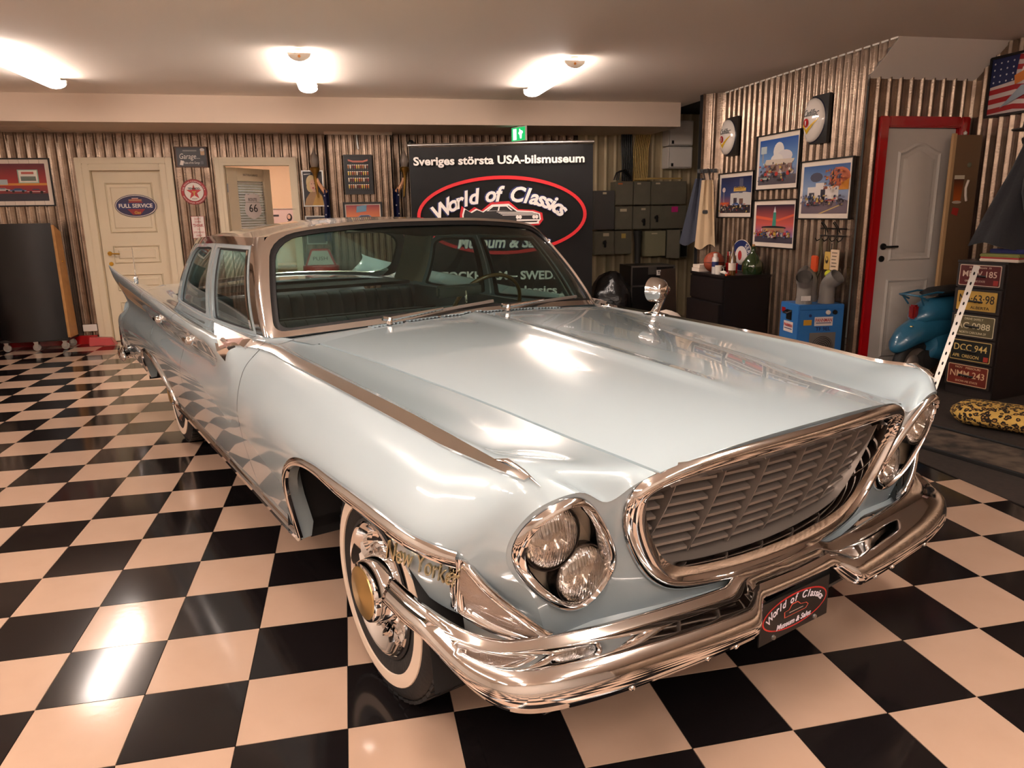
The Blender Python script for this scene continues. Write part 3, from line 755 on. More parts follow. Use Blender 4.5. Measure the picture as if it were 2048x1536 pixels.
# ---- front fascia with openings
outer = [(0, .452)] + [(.722 * i / 10, .452) for i in range(1, 10)] + [(w, z) for w, z in [(p.y, p.z) for p in RB[0]][::-1]] + [(0.49 - .49 * i / 8, .852 + .046 * math.sin(i / 8 * R90)) for i in range(1, 9)]
def inset(P, d, closed=True):
    n = len(P); out = []
    cx = sum(p[0] for p in P) / n; cz = sum(p[1] for p in P) / n
    for i in range(n):
        a, b = Vector(P[i - 1]), Vector(P[(i + 1) % n]); t = (b - a).normalized(); nn = Vector((-t.y, t.x))
        if nn.dot(Vector((cx, cz)) - Vector(P[i])) < 0: nn = -nn
        out.append(tuple(Vector(P[i]) + nn * d))
    return out
bez_s = cr([Vector((a, b, 0)) for a, b in BEZ], 3, True)
for _ in range(10): bez_s = [(bez_s[i - 1] + bez_s[i] * 2 + bez_s[(i + 1) % len(bez_s)]) / 4 for i in range(len(bez_s))]
bez_s = [(p[0], p[1]) for p in bez_s]
full = [(y, z) for y, z in GRL] + [(-y, z) for y, z in GRL[-2:0:-1]]
grl_s = [(p[0], p[1]) for p in cr([Vector((a, b, 0)) for a, b in full], 3, True)]
half = [(y, z) for y, z in GRL]
outl = [(-y, z) for y, z in outer[1:]][::-1]
OUT = [(y, z) for y, z in outer] + outl
# remove duplicate centre points
OUT = [p for i, p in enumerate(OUT) if i == 0 or (abs(p[0] - OUT[i - 1][0]) + abs(p[1] - OUT[i - 1][1]) > 1e-4)]
hol = [inset(grl_s, .012), inset(bez_s, .010), [(-y, z) for y, z in inset(bez_s, .010)]]
v, f = cdt(OUT, hol, .022, lambda y, z: Vector((xf(y, z), y, z)))
fas = obj('front_panel', v, f, m_paint, CAR, smooth=50)
# lower valance behind the bumper
rows = []
for k in range(-24, 25):
    y = .76 * k / 24; rows.append([Vector((xf(y, .452) + q, y, z)) for q, z in ((0, .452), (.010, .440), (.006, .425), (-.03, .405), (-.12, .34))])
obj('front_valance', [p for r in rows for p in r], grid_faces(len(rows), 5), m_paint, CAR, smooth=50)
for s in (-1, 1):
    rows = []
    for k in range(13):
        t = k / 12; x = .66 - .30 * t; w = .745 + .165 * t ** .8
        rows.append([Vector((x, w * s, .50)), Vector((x, (w + .012) * s, .45)), Vector((x - .01, (w - .02) * s, .36))])
    obj('side_valance', [p for r in rows for p in r], grid_faces(13, 3), m_paint, CAR, smooth=50)
# ---- grille
grille = empty('grille', parent=CAR)
def ring(name, P, prof, m, parent, xfun=None, s=1, n_in=None):
    """sweep a profile of (inward, forward) pairs around a closed contour on the front face"""
    n = len(P); rows = []
    ins = {}
    for i in range(n):
        a, b = Vector(P[i - 1]), Vector(P[(i + 1) % n]); t = (b - a).normalized(); nn = Vector((-t.y, t.x)); c = Vector((sum(p[0] for p in P) / n, sum(p[1] for p in P) / n))
        if nn.dot(c - Vector(P[i])) < 0: nn = -nn
        r = []
        for d, fwd in prof:
            q = Vector(P[i]) + nn * d; r.append(Vector((xf(q.x, q.y) + fwd, q.x * s, q.y)))
        rows.append(r)
    v = [q for r in rows for q in r]; m_ = len(prof); f = []
    for i in range(n):
        for j in range(m_): f.append((i * m_ + j, ((i + 1) % n) * m_ + j, ((i + 1) % n) * m_ + (j + 1) % m_, i * m_ + (j + 1) % m_))
    return obj(name, v, f, m, parent, smooth=45)
ring('grille_frame', grl_s, [(-.006, -.01), (-.006, .006), (.002, .018), (.014, .024), (.028, .021), (.035, .011), (.040, .006), (.058, -.006), (.062, -.03), (.056, -.05), (.02, -.03)], m_chrome, grille)
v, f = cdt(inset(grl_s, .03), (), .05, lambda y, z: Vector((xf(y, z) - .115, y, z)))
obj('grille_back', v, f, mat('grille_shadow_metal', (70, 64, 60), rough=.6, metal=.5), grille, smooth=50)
gi = inset(grl_s, .055)
rows = [[Vector((xf(y, z) - .028, y, z)), Vector((xf(y, z) - .055, y * .975, .66 + (z - .66) * .95)), Vector((xf(y, z) - .100, y * .89, .665 + (z - .665) * .80))] for y, z in gi]
obj('grille_pan', [p for r in rows for p in r], grid_faces(len(rows), 3, True), m_satin, grille, smooth=50)
def gz(y):
    """lower and upper inner limit of the grille opening at y"""
    lo, hi = 1, 0; P = gi
    for i in range(len(P)):
        a, b = P[i - 1], P[i]
        if (a[0] - y) * (b[0] - y) <= 0 and a[0] != b[0]:
            z = a[1] + (b[1] - a[1]) * (y - a[0]) / (b[0] - a[0]); lo = min(lo, z); hi = max(hi, z)
    return lo, hi
FY = [-.42 + .14 * i for i in range(7)]
for y in FY:
    lo, hi = gz(y); hi -= .0; n = 10; lo += .02
    v = []
    for i in range(n + 1):
        t = i / n; z = hi + (lo - hi) * t; fx = xf(y, z) - .020 - .045 * t ** 1.6
        bx = xf(y, z) - .112
        v += [Vector((fx, y - .0018, z)), Vector((fx, y + .0018, z)), Vector((min(bx, fx - .012), y + .0022, z)), Vector((min(bx, fx - .012), y - .0022, z))]
    f = [(i * 4 + j, i * 4 + (j + 1) % 4, i * 4 + 4 + (j + 1) % 4, i * 4 + 4 + j) for i in range(n) for j in range(4)] + [(0, 1, 2, 3), (4 * n, 4 * n + 1, 4 * n + 2, 4 * n + 3)]
    obj('grille_fin', v, f, m_satin, grille)
edges = [-.50] + FY + [.50]
for k in range(len(edges) - 1):
    a, b = edges[k], edges[k + 1]
    for r in range(9):
        z = .800 - r * .0315
        la, ha = gz(a + .004); lb, hb = gz(b - .004)
        aa, bb = a + .003, b - .010
        if z > min(ha, hb) - .008 or z < max(min(la, lb) + .035, .525): 
            continue
        if k == 0 or k == len(edges) - 2:
            # trim against the frame
            if k == 0: aa = max(aa, bb - .055)
            else: bb = min(bb, aa + .055)
        d = .034
        ya, yb = aa, bb
        v = [(xf(ya, z) - .034 - .0040 * r, ya, z), (xf(yb, z) - .034 - .0040 * r, yb, z), (xf(yb, z) - .034 - .0040 * r - d, yb, z + .014), (xf(ya, z) - .034 - .0040 * r - d, ya, z + .014)]
        v += [(p[0], p[1], p[2] - .007) for p in v]
        v += [(v[1][0] - .004, yb, z), (v[1][0] - .004, yb + .007, z - .012), (v[2][0], yb + .007, z + .002), (v[2][0], yb, z + .014)]
        f = [(0, 1, 2, 3), (7, 6, 5, 4), (0, 1, 5, 4), (1, 2, 6, 5), (2, 3, 7, 6), (3, 0, 4, 7), (8, 9, 10, 11)]
        obj('louvre', v, f, m_satin, grille, fix=False)
# ---- headlights
m_mesh = mat('knurled_silver_plate', (196, 184, 164), rough=.35, metal=.9, bump=(900, .5))
for s in (-1, 1):
    hp = empty('headlamp_pod', parent=CAR)
    ring('bezel', bez_s, [(-.004, -.012), (-.004, .006), (.004, .017), (.013, .020), (.019, .012), (.021, .002), (.022, -.03), (.023, -.058), (.016, -.06), (.008, -.02)], m_chrome, hp, s=s)
    v, f = cdt(inset(bez_s, .02), (), .05, lambda y, z: Vector((xf(y, z) - .050, y * s, z)))
    obj('bezel_plate', v, f, m_mesh, hp, smooth=50)
    for (w, z, r) in ((.746, .737, .073), (.641, .608, .072)):
        x = xf(w, z) - .016; o = (x, w * s, z)
        e = hp
        MB().lathe([(r * .97, -.03), (r * 1.04, -.028), (r * 1.05, -.002), (r * 1.03, .006), (r * .99, .006), (r * .96, -.01)], 40, 'x', o).build('lamp_ring', mat('dark_lamp_ring', (70, 66, 64), rough=.25, metal=.9), hp, smooth=40)
        MB().lathe([(0, -.055), (r * .3, -.052), (r * .6, -.040), (r * .85, -.022), (r * .96, -.004)], 36, 'x', o).build('reflector', mat('lamp_reflector', (200, 190, 178), rough=.12, metal=1), hp, smooth=True)
        MB().lathe([(r * .95, .000), (r * .93, .007), (r * .8, .016), (r * .55, .023), (r * .25, .027), (0, .028), (0, .022), (r * .5, .017), (r * .8, .010), (r * .9, .0)], 40, 'x', o).build('lamp_lens', m_lens, hp, smooth=60)
        MB().lathe([(0, -.01), (.012, -.012), (.014, -.03), (.0, -.05)], 16, 'x', o).build('bulb_shield', m_steel, hp, smooth=True)
# ---- side mouldings laid on the body surface
def on_side(s0, s1, j0, j1, n, thick, name, s, m=None, jn=4, taper=None, parent=None):
    rows = []
    for i in range(n + 1):
        t = i / n; c = side_col(s0 + (s1 - s0) * t); a, b = j0, j1
        if taper: a, b = taper(t)
        r = []
        for k in range(jn + 1):
            q = a + (b - a) * k / jn; i0 = min(int(q), NJ - 2); r.append(c[i0].lerp(c[i0 + 1], q - i0))
        rows.append(r)
    v, f = patch(rows, thick)
    # make sure it stands proud on the outside
    mid = rows[n // 2][jn // 2]; t0 = v[(n // 2) * (jn + 1) + jn // 2]
    if t0.y < mid.y or (t0 - mid).z < -.5 * abs(thick): v, f = patch([r[::-1] for r in rows], thick)
    return obj(name, mir(v, s), f, m or m_chrome, parent or CAR, smooth=40)
s_tip = s_of_x(.70, 3 * NS); s_em = s_of_x(-1.05, 3 * NS)
for s in (-1, 1):
    on_side(s_tip, SBp - .002, 3 * NS, 4 * NS, 60, .010, 'fender_spear', s, taper=lambda t: (3 * NS + .25 * (1 - min(1, t * 6)) * NS, 3 * NS + NS * (.50 + .22 * min(1, t * 6))))
    # widening rear end of the spear, its emblem plate and crown badge
    on_side(SBp + .002, s_of_x(-1.06, 3 * NS), 3 * NS, 4 * NS, 10, .010, 'spear_end', s, taper=lambda t: (3 * NS, 3 * NS + NS * .72), parent=fdoor[s])
    A_, B_, C_ = Vector((-1.46, .945, .978)), Vector((-1.14, 1.012, .906)), Vector((-1.02, .905, .962)); C2 = Vector((-1.03, .935, .930))
    edge = [A_.lerp(B_, t) + Vector((.035, .012, -.004)) * math.sin(math.pi * t) for t in (0, .2, .4, .6, .8)] + [B_.lerp(C2, t) + Vector((-.012, -.02, .012)) * math.sin(math.pi * t) for t in (0, .25, .5, .75)] + [C2, C_] + [C_.lerp(A_, t) for t in (.25, .5, .75)]
    for nm, mt_, sc_, up_, dn_ in (('emblem_surround', m_chrome, 1.0, .006, .05), ('emblem_plate', mat('rose_satin_plate', (206, 176, 168), rough=.3, metal=.7), .70, .012, .0)):
        ce = (A_ + B_ * 1.4 + C_) / 3.4; N_ = (B_ - A_).cross(C_ - A_).normalized(); N_ = N_ if N_.y > 0 else -N_
        top_ = [ce + (p - ce) * sc_ + N_ * up_ for p in edge]; bot_ = [p - N_ * (up_ + dn_) for p in top_]; n_ = len(edge)
        obj(nm, mir(top_ + bot_, s), [tuple(range(n_)), tuple(range(n_, 2 * n_))] + [(i, (i + 1) % n_, n_ + (i + 1) % n_, n_ + i) for i in range(n_)], mt_, fdoor[s])
    # lower moulding: round the wheel opening and forward to the corner lamp
    pts = []
    for i in range(61):
        x = -.485 + (.60 + .485) * i / 60
        if x < -.04:
            sp = s_of_x(x, JB + 2 * NS); c = side_clip(sp); p = c[-1] + Vector((0, .004, .012))
        else:
            sp = s_of_x(x, JB); c = side_col(sp); zt = .725 - (x + .04) * .045; k = next(k for k in range(JB - NS, JB + NS) if c[k].z >= zt > c[k + 1].z)
            q = c[k].lerp(c[k + 1], (c[k].z - zt) / (c[k].z - c[k + 1].z)); p = q + Vector((0, .006, 0))
        pts.append(p)
    for i in range(2): pts = [pts[0]] + [(pts[k - 1] + pts[k] * 2 + pts[k + 1]) / 4 for k in range(1, len(pts) - 1)] + [pts[-1]]
    fr = frames_along(pts)
    def prof(i, p):
        t = fr[i][0]; o = Vector((0, 1, .25)).normalized(); u = t.cross(o).normalized(); o = u.cross(t)
        if u.z < 0: u = -u
        if o.y < 0: o = -o
        w = .013 + .006 * min(1, max(0, (i - 20) / 15)); return [p + u * a * w + o * b for a, b in ((-1, -.006), (-1, .004), (-.5, .010), (.3, .012), (.9, .007), (1, -.006))]
    v, f = sweep(pts, prof); obj('wheel_arch_moulding', mir(v, s), f, m_chrome, fender[s], smooth=45)
    pts = []
    for i in range(41):
        x = -3.61 + .90 * i / 40; c = side_clip(s_of_x(x, JB + 2 * NS)); pts.append(c[-1] + Vector((0, .004, .010)))
    fr = frames_along(pts); v, f = sweep(pts, prof); obj('rear_arch_moulding', mir(v, s), f, m_chrome, quarter[s], smooth=45)
    # sill moulding
    pts = []
    for i in range(40):
        x = -.50 - 2.22 * i / 39; c = side_col(s_of_x(x, JB + 2 * NS)); pts.append(c[-1] + Vector((0, .006, .012)))
    def prof2(i, p): return [p + Vector((0, a, b)) for a, b in ((-.012, -.022), (.004, -.024), (.012, -.012), (.010, 0), (.014, .006), (.008, .018), (-.004, .022))]
    v, f = sweep(pts, prof2); obj('sill_moulding', mir(v, s), f, m_chrome, CAR, smooth=45)
    # tail lamp housing, rear bumper end
    B = MB(); B.box(-4.47, -4.33, .985, 1.032, .47, .64); B.build('tail_lamp_housing', m_chrome, CAR, bevel=.012).scale.y = s
    B = MB(); v = [(-4.50, .80, .32), (-4.60, .90, .34), (-4.58, 1.03, .36), (-4.40, 1.075, .36), (-4.22, 1.07, .38), (-4.50, .80, .46), (-4.62, .90, .47), (-4.60, 1.04, .48), (-4.40, 1.085, .48), (-4.25, 1.072, .46)]
    o = obj('rear_bumper_end', mir(v + [(p[0] + .05, p[1] - .05, p[2]) for p in v], s), [(i, i + 1, i + 6, i + 5) for i in range(4)] + [(i + 10, i + 11, i + 16, i + 15) for i in range(4)] + [(i, i + 1, i + 11, i + 10) for i in range(4)] + [(i + 5, i + 6, i + 16, i + 15) for i in range(4)] + [(0, 5, 15, 10), (4, 9, 19, 14)], m_chrome, CAR, smooth=60)
    md = o.modifiers.new('round', 'SUBSURF'); md.levels = 2; md.render_levels = 2
# raised tip ornament near the front end of each spear
for s in (-1, 1):
    c = side_col(s_of_x(.60, 3 * NS)); c2 = side_col(s_of_x(.715, 3 * NS)); a, b = c[3 * NS + 1], c2[3 * NS + 2]; d_ = (b - a).normalized()
    v, f = tube_geo([a + Vector((0, .004, .006)), a.lerp(b, .35) + Vector((0, .005, .020)), a.lerp(b, .7) + Vector((0, .005, .014)), b + Vector((.012, .004, .0))], [.002, .007, .006, .001], 8)
    obj('spear_tip', mir(v, s), f, m_chrome, fender[s], smooth=60)
# crown badge on the plate, near side script
for s in (-1, 1):
    p = Vector((-1.17, .972, .952)); B = MB()
    for k in range(5): B.lathe([(0, 0), (.006, 0), (.006, .010), (0, .012)], 8, 'y', (p.x - .018 + .009 * k, p.y + .004, p.z + .004 * (k % 2) - .004))
    o = B.build('crown_badge', m_chrome, fdoor[s]); o.scale.y = s
sc = text('model_script', 'New Yorker', .075, mat('pale_gold_script', (206, 190, 150), rough=.2, metal=1), CAR, (0, 0, 0), width=.245, shear=.5, bold=-.0002, depth=.003)
c0 = side_col(s_of_x(.36, JB))[JB + 4]; c1 = side_col(s_of_x(.60, JB))[JB + 4]
ang = math.atan2(c1.y - c0.y, c1.x - c0.x)
sc.location = ((c0.x + c1.x) / 2 + .012, -(c0.y + c1.y) / 2 - .018, .652); sc.rotation_euler = (R90 + math.radians(4), 0, -ang)
# ---- door handles
for s in (-1, 1):
    for x, door in ((-1.68, fdoor[s]), (-2.52, rdoor[s])):
        c = side_col(s_of_x(x, JB)); p = c[4 * NS + 3]
        B = MB(); B.lathe([(0, 0), (.020, 0), (.020, .022), (.014, .03), (0, .031)], 16, 'y', (0, 0, 0)); B.box(-.075, .012, .016, .034, -.012, .012)
        o = B.build('door_handle', m_chrome, door, bevel=.004); o.location = (p.x, p.y * s, p.z); o.scale.y = s
# ---- parking lamp in the lower front corner
for s in (-1, 1):
    pk = empty('parking_lamp', parent=CAR)
    A = [Vector((.590, .918, .700)), Vector((.640, .868, .62)), Vector((.672, .800, .545)), Vector((.682, .735, .480))]      # upper edge, rear to front
    Bt = [Vector((.572, .905, .565)), Vector((.610, .852, .520)), Vector((.645, .790, .487)), Vector((.676, .735, .468))]     # lower edge
    up = cr(A, 6); lo = cr(Bt, 6); rows = []
    nrm = Vector((.75, .62, .25)).normalized()
    rows = [[a.lerp(b, k / 5) + nrm * (.012 * math.sin(math.pi * k / 5)) for k in range(6)] for a, b in zip(up, lo)]
    v, f = patch(rows, .004); obj('lamp_lens', mir(v, s), f, mat('smoked_parking_lens', (150, 128, 112), rough=.15, coat=1, bump=(300, .3)), pk, smooth=40)
    path = up + lo[::-1]; cl = [p + nrm * .004 for p in path]; fr = frames_along(cl, True); v, f = tube_geo(cl, [.016 if i > len(up) - 3 else .011 for i in range(len(cl))], 8, True)
    obj('lamp_frame', mir(v, s), f, m_chrome, pk, smooth=60)
    v, f = patch([[p + Vector((-.05, -.02, .0)) - nrm * .0 for p in (a.lerp(b, .0), a.lerp(b, 1))] for a, b in zip(up, lo)], .002); obj('lamp_bowl', mir(v, s), f, m_dull, pk)
    v = MB(); v.bar(A[0] + Vector((-.012, .004, .012)), Bt[0] + Vector((-.012, .004, -.004)), .028, .016, up=(1, 0, 0)); o = v.build('corner_bar', m_chrome, pk, bevel=.004); 
    o.scale.y = s
# ---- front bumper
def bump_path():
    P = [(.325, .992), (.45, .990), (.58, .975), (.68, .945), (.755, .890), (.80, .80), (.832, .66), (.850, .50), (.862, .34), (.866, .20), (.868, .10), (.868, 0)]
    q = cr([Vector((a, b, 0)) for a, b in P], 8)
    q = [(p.x, p.y) for p in q]; return q[:-1] + [(a, -b) for a, b in q[::-1]]
bp = bump_path(); nb = len(bp)
def sm(a, b, x): t = max(0, min(1, (x - a) / (b - a))); return t * t * (3 - 2 * t)
rows = []
for i, (x, w) in enumerate(bp):
    a = Vector(bp[max(0, i - 1)]); b = Vector(bp[min(nb - 1, i + 1)]); t = (b - a).normalized(); out = Vector((-t.y, t.x))
    if out.dot(Vector((x, w)) - Vector((-.5, 0))) < 0: out = -out
    front = sm(.50, .80, x)                                 # 0 on the flank, 1 on the face
    mid = 1 - sm(.15, .235, abs(w))                          # plate recess in the middle
    top = (.545 - .045 * front) * (1 - front) + front * (.464 + .034 * min(1, abs(w) / .8)) + .022 * mid; bot = .470 - .095 * front + .062 * mid
    dep = .030 + .085 * front - .03 * mid                     # how far the upper shelf runs back
    base = -.05 * mid
    hh = top - bot
    pr_ = [(-dep - .012, top - .020), (-dep - .010, top - .003), (-dep - .002, top + .004), (-dep + .008, top + .001), (-dep + .014, top - .012), (-dep * .62, top - .016), (-dep * .36, top - .018), (-.022, top - hh * .20), (-.008, top - hh * .36), (0, top - hh * .60), (-.001, top - hh * .72), (-.008, top - hh * .84), (-.012, top - hh * .87), (-.013, top - hh * .92), (-.022, bot + .003), (-.036, bot), (-.052, bot + .006), (-.06, bot + .02)]
    rows.append([Vector((x + out.x * (d + base), w + out.y * (d + base), z)) for d, z in pr_])
rows_b = rows; m_ = len(rows[0]); v = [q for r in rows for q in r]; 
bm_o = obj('front_bumper', v, grid_faces(nb, m_), m_chrome, CAR, smooth=70)
md = bm_o.modifiers.new('wall', 'SOLIDIFY'); md.thickness = .003
# lower pan under the bumper, bumper bolts, guard by the plate
rows = []
for k in range(-20, 21):
    y = .80 * k / 20; xx = .80 - .05 * abs(y); rows.append([Vector((xx, y, .375)), Vector((xx - .02, y, .345)), Vector((xx - .10, y, .33))])
obj('bumper_pan', [p for r in rows for p in r], grid_faces(41, 3), mat('dark_pan_paint', (58, 60, 64), rough=.5), CAR, smooth=50)
for y in (-.62, -.40, -.30, .30, .40, .62):
    q = min((r for r in rows_b), key=lambda r: abs(r[12].y - y) + (1 if r[12].x < .7 else 0))[12]
    MB().lathe([(0, .007), (.005, .006), (.008, .002), (.008, -.003)], 12, 'x', q).build('bumper_bolt', m_chrome, bm_o, smooth=40)
# number plate
np_ = empty('number_plate', (.812, -.01, .368), parent=CAR, euler=(R90, 0, R90))
MB().box(-.15, .15, -.062, .062, -.004, 0).build('plate_blank', m_black, np_, bevel=.003)
P = ell(0, .004, .140, .050, 48); Q = ell(0, .004, .135, .0455, 48)
ink('plate_ring', [(P, (190, 40, 36)), (Q, (22, 20, 20))], np_, (0, 0, .0006))
m_lil = mat('pale_lettering', (226, 216, 226), rough=.4)
arc_text('plate_lettering', 'World of Classics', .030, m_lil, np_, (0, -.008, .002), .118, .046, 168, 12, shear=.25, bold=.0004, depth=.0004)
text('plate_lettering', 'Museum & Sales', .022, m_lil, np_, (-.006, -.028, .002), width=.15, shear=.3, bold=.0003, depth=.0004)
cs = [(-.05, -.010), (.045, -.010), (.055, .0), (.045, .008), (.02, .012), (.005, .024), (-.02, .024), (-.032, .010), (-.052, .008)]
ink('plate_car_drawing', [(cs, (210, 90, 70)), ([(x * .93, y * .85 + .0006) for x, y in cs], (24, 22, 22)), (rect(-.03, .000, .03, .0015), (220, 200, 190))], np_, (0, .002, .002))
for x in (-.09, .09): MB().lathe([(0, .006), (.006, .005), (.007, 0)], 10, 'z', (x, -.05, .0)).build('plate_screw', m_steel, np_, smooth=40)
# ---- wheels
def wheel(x, s, steer=0):
    e = empty('wheel', (x, .765 * s, .345), 0, parent=CAR); e.rotation_euler = (0, 0, (0 if s > 0 else math.pi) + steer)
    R = .345; o = .105
    # tyre carcass, tread blocks
    prof = [(.200, -o * .80), (.215, -o * .95), (.26, -o * 1.02), (.30, -o), (.325, -o * .90), (.338, -o * .74), (.341, -o * .5), (.341, o * .5), (.338, o * .74), (.325, o * .90), (.30, o), (.26, o * 1.02), (.215, o * .95), (.200, o * .80)]
    MB().lathe(prof, 64, 'y').build('tyre', m_rubber, e, smooth=50)
    tb = MB()
    for k in range(56):
        a = 2 * math.pi * k / 56
        for j, (y0, y1) in enumerate(((-.085, -.050), (-.042, -.006), (.002, .040), (.048, .085))):
            aa = a + (j % 2) * .05; bb = aa + .075; r0, r1 = .335, R
            tb.add([(r * math.cos(q), y, r * math.sin(q)) for r in (r0, r1) for q, y in ((aa, y0), (bb, y0 + .004), (bb, y1 + .004), (aa, y1))],
                   [(4, 5, 6, 7), (0, 1, 5, 4), (1, 2, 6, 5), (2, 3, 7, 6), (3, 0, 4, 7)])
    t = link('tread', new_mesh('tread', tb.v, tb.f), m_rubber, e); t['kind'] = 'stuff'
    MB().lathe([(.252, o * 1.035 - .002), (.253, o * 1.06), (.272, o * 1.055), (.290, o * 1.035), (.292, o * 1.0)], 64, 'y').build('whitewall', m_wwall, e, smooth=50)
    MB().lathe([(.205, o * .80), (.212, o * .98), (.200, o * 1.02), (.188, o * .92), (.185, o * .6)], 48, 'y').build('rim', m_rubber, e, smooth=50)
    hub = empty('wheel_cover', parent=e)
    MB().lathe([(.203, o * .86), (.206, o * .98), (.198, o * 1.05), (.186, o * 1.0), (.165, o * .80), (.125, o * .72), (.105, o * .80), (.095, o * 1.15), (.088, o * 1.2), (0, o * 1.2)], 64, 'y').build('cover_dish', m_chrome, hub, smooth=40)
    for k in range(22):
        a = 2 * math.pi * k / 22; v = []
        for i in range(5):
            t = i / 4; r = .110 + .075 * t; q = a + .26 * t; hgt = o * (.74 + .10 * t) + .014 * math.sin(math.pi * min(1, t * 1.1))
            v += [(r * math.cos(q), hgt - .012, r * math.sin(q)), (r * math.cos(q + .02), hgt, r * math.sin(q + .02)), (r * math.cos(q + .16), hgt - .012, r * math.sin(q + .16))]
        obj('vane', v, [(i * 3 + j, i * 3 + 3 + j, i * 3 + 4 + j, i * 3 + 1 + j) for i in range(4) for j in range(2)], m_chrome, hub, smooth=30)
    MB().lathe([(.092, o * 1.1), (.094, o * 1.30), (.088, o * 1.42), (.080, o * 1.44)], 48, 'y').build('cap_ring', m_chrome, hub, smooth=40)
    MB().lathe([(.081, o * 1.42), (.079, o * 1.47), (0, o * 1.58)], 40, 'y').build('cap_face', m_gold, hub, smooth=25)
    return e
for s in (-1, 1):
    wheel(0, s, math.radians(0)); wheel(-3.17, s)
# underbody, wheel wells
B = MB(); B.box(-4.1, .55, -.60, .60, .30, .42); B.box(-2.70, -.50, -.90, .90, .33, .40); B.box(-.52, .60, -.62, -.58, .3, .8); B.box(-.52, .60, .58, .62, .3, .8); B.box(-.56, -.50, -.92, .92, .36, .84); B.box(.44, .47, -.86, .86, .46, .80); B.box(-3.68, -3.62, -.9, .9, .35, .8); B.box(-2.74, -2.68, -.9, .9, .35, .8); B.box(-4.4, -3.6, -.9, .9, .40, .5)
B.build('underbody', m_dull, CAR)
# inner roofs of the wheel wells
for xc, zt in ((-.03, .80), (-3.17, .72)):
    for s in (-1, 1):
        rows = [[Vector((xc - .55 * math.cos(math.pi * i / 16), s * w, .33 + (zt - .33) * math.sin(math.pi * i / 16))) for w in (.5, .955)] for i in range(17)]
        obj('wheel_well', [p for r in rows for p in r], grid_faces(17, 2), m_dull, CAR, smooth=60)
# ---- interior
m_dash = mat('dark_dashboard', (26, 32, 36), rough=.45)
B = MB(); rows = []
for k in range(-10, 11):
    y = .76 * k / 10; rows.append([Vector((-.93 - .10 * (y / .76) ** 2, y, .965)), Vector((-1.05 - .05 * (y / .76) ** 2, y, .985)), Vector((-1.22, y, .965)), Vector((-1.27, y, .90)), Vector((-1.22, y, .70))])
obj('dashboard', [p for r in rows for p in r], grid_faces(21, 5), m_dash, CAR, smooth=50)
def bench(name, x, zt, n, back, tilt=.14):
    e = empty(name, parent=CAR)
    MB().box(x + .02, x + .50, -.70, .70, .45, .60).build('cushion', m_trim, e, bevel=.05, seg=3)
    for k in range(n):
        y0 = -.70 + 1.40 * k / n; y1 = y0 + 1.40 / n - .004; v = []
        for z, dx in ((.50, 0), (.62, .03), (zt - .08, .035), (zt - .02, .02), (zt, -.03), (zt - .01, -.12), (.5, -.14)):
            xx = x - (z - .5) * tilt + dx
            v += [(xx - (0 if dx < 0 else .018), y0, z), (xx, y0 * .72 + y1 * .28, z), (xx, y0 * .28 + y1 * .72, z), (xx - (0 if dx < 0 else .018), y1, z)]
        obj('backrest_pleat', v, [(i * 4 + j, i * 4 + 4 + j, i * 4 + 5 + j, i * 4 + 1 + j) for i in range(6) for j in range(3)], m_trim, e, smooth=60)
    return e
bench('front_seat', -1.98, .875, 12, True); bench('rear_seat', -2.83, .93, 16, True)
MB().box(-3.55, -2.95, -.72, .72, .945, .965).build('parcel_shelf', m_trim2, CAR)
for s in (-1, 1):
    MB().box(-3.0, -1.2, .78, .80, .45, .93).build('door_card', m_trim, CAR).scale.y = s
B = MB(); B.box(-3.2, -.9, -.78, .78, .42, .44); B.build('cabin_floor', m_trim2, CAR)
st = empty('steering_wheel', (-1.36, .38, .945), parent=CAR, euler=(0, math.radians(-62), 0))
MB().tube([(.20 * math.cos(a), .20 * math.sin(a), 0) for a in [2 * math.pi * k / 48 for k in range(48)]], .011, 8, closed=True).build('wheel_rim', mat('amber_wheel_rim', (96, 70, 36), rough=.2, coat=1), st, smooth=60)
for a in (0, math.pi): MB().bar((.19 * math.sin(a), .19 * math.cos(a), 0), (0, 0, -.03), .025, .008).build('spoke', m_chrome, st)
MB().lathe([(0, .01), (.05, .005), (.06, -.03), (.04, -.06), (.03, -.35)], 20, 'z').build('hub', m_dash, st, smooth=50)
rm = empty('rear_view_mirror', (-1.10, .07, 1.075), parent=CAR)
MB().box(-.016, .012, -.12, .12, -.026, .03).build('mirror_back', mat('mirror_back_grey', (74, 80, 76), rough=.3, metal=.5), rm, bevel=.01)
MB().tube([(.0, .03, .02), (.012, .03, -.02), (.02, .03, -.115)], .007, 8).build('mirror_stem', m_chrome, rm)
# ---- wipers
for y0, y1 in ((-.40, .12), (.16, .66)):
    a = G(y0 / .82 * 3, .0, .03); b = G(y1 / .82 * 3, .06, .022); wp = empty('wiper', parent=CAR)
    a = Vector((a.x + .05, y0, a.z + .008)); b = Vector((b.x + .015, y1, b.z + .008)); mid = a.lerp(b, .48) + Vector((.012, 0, .008))
    MB().lathe([(.013, -.02), (.013, .004), (.008, .010), (0, .011)], 14, 'z', a).build('pivot', m_chrome, wp, smooth=40)
    B = MB(); B.tube([a + Vector((0, -.03, .006)), a, mid], [.010, .011, .006], 6); B.build('arm', m_chrome, wp, smooth=60)
    c0_ = a.lerp(b, .12) + Vector((-.008, 0, -.002)); B = MB(); B.bar(c0_, b, .010, .012); B.build('blade', m_satin, wp)
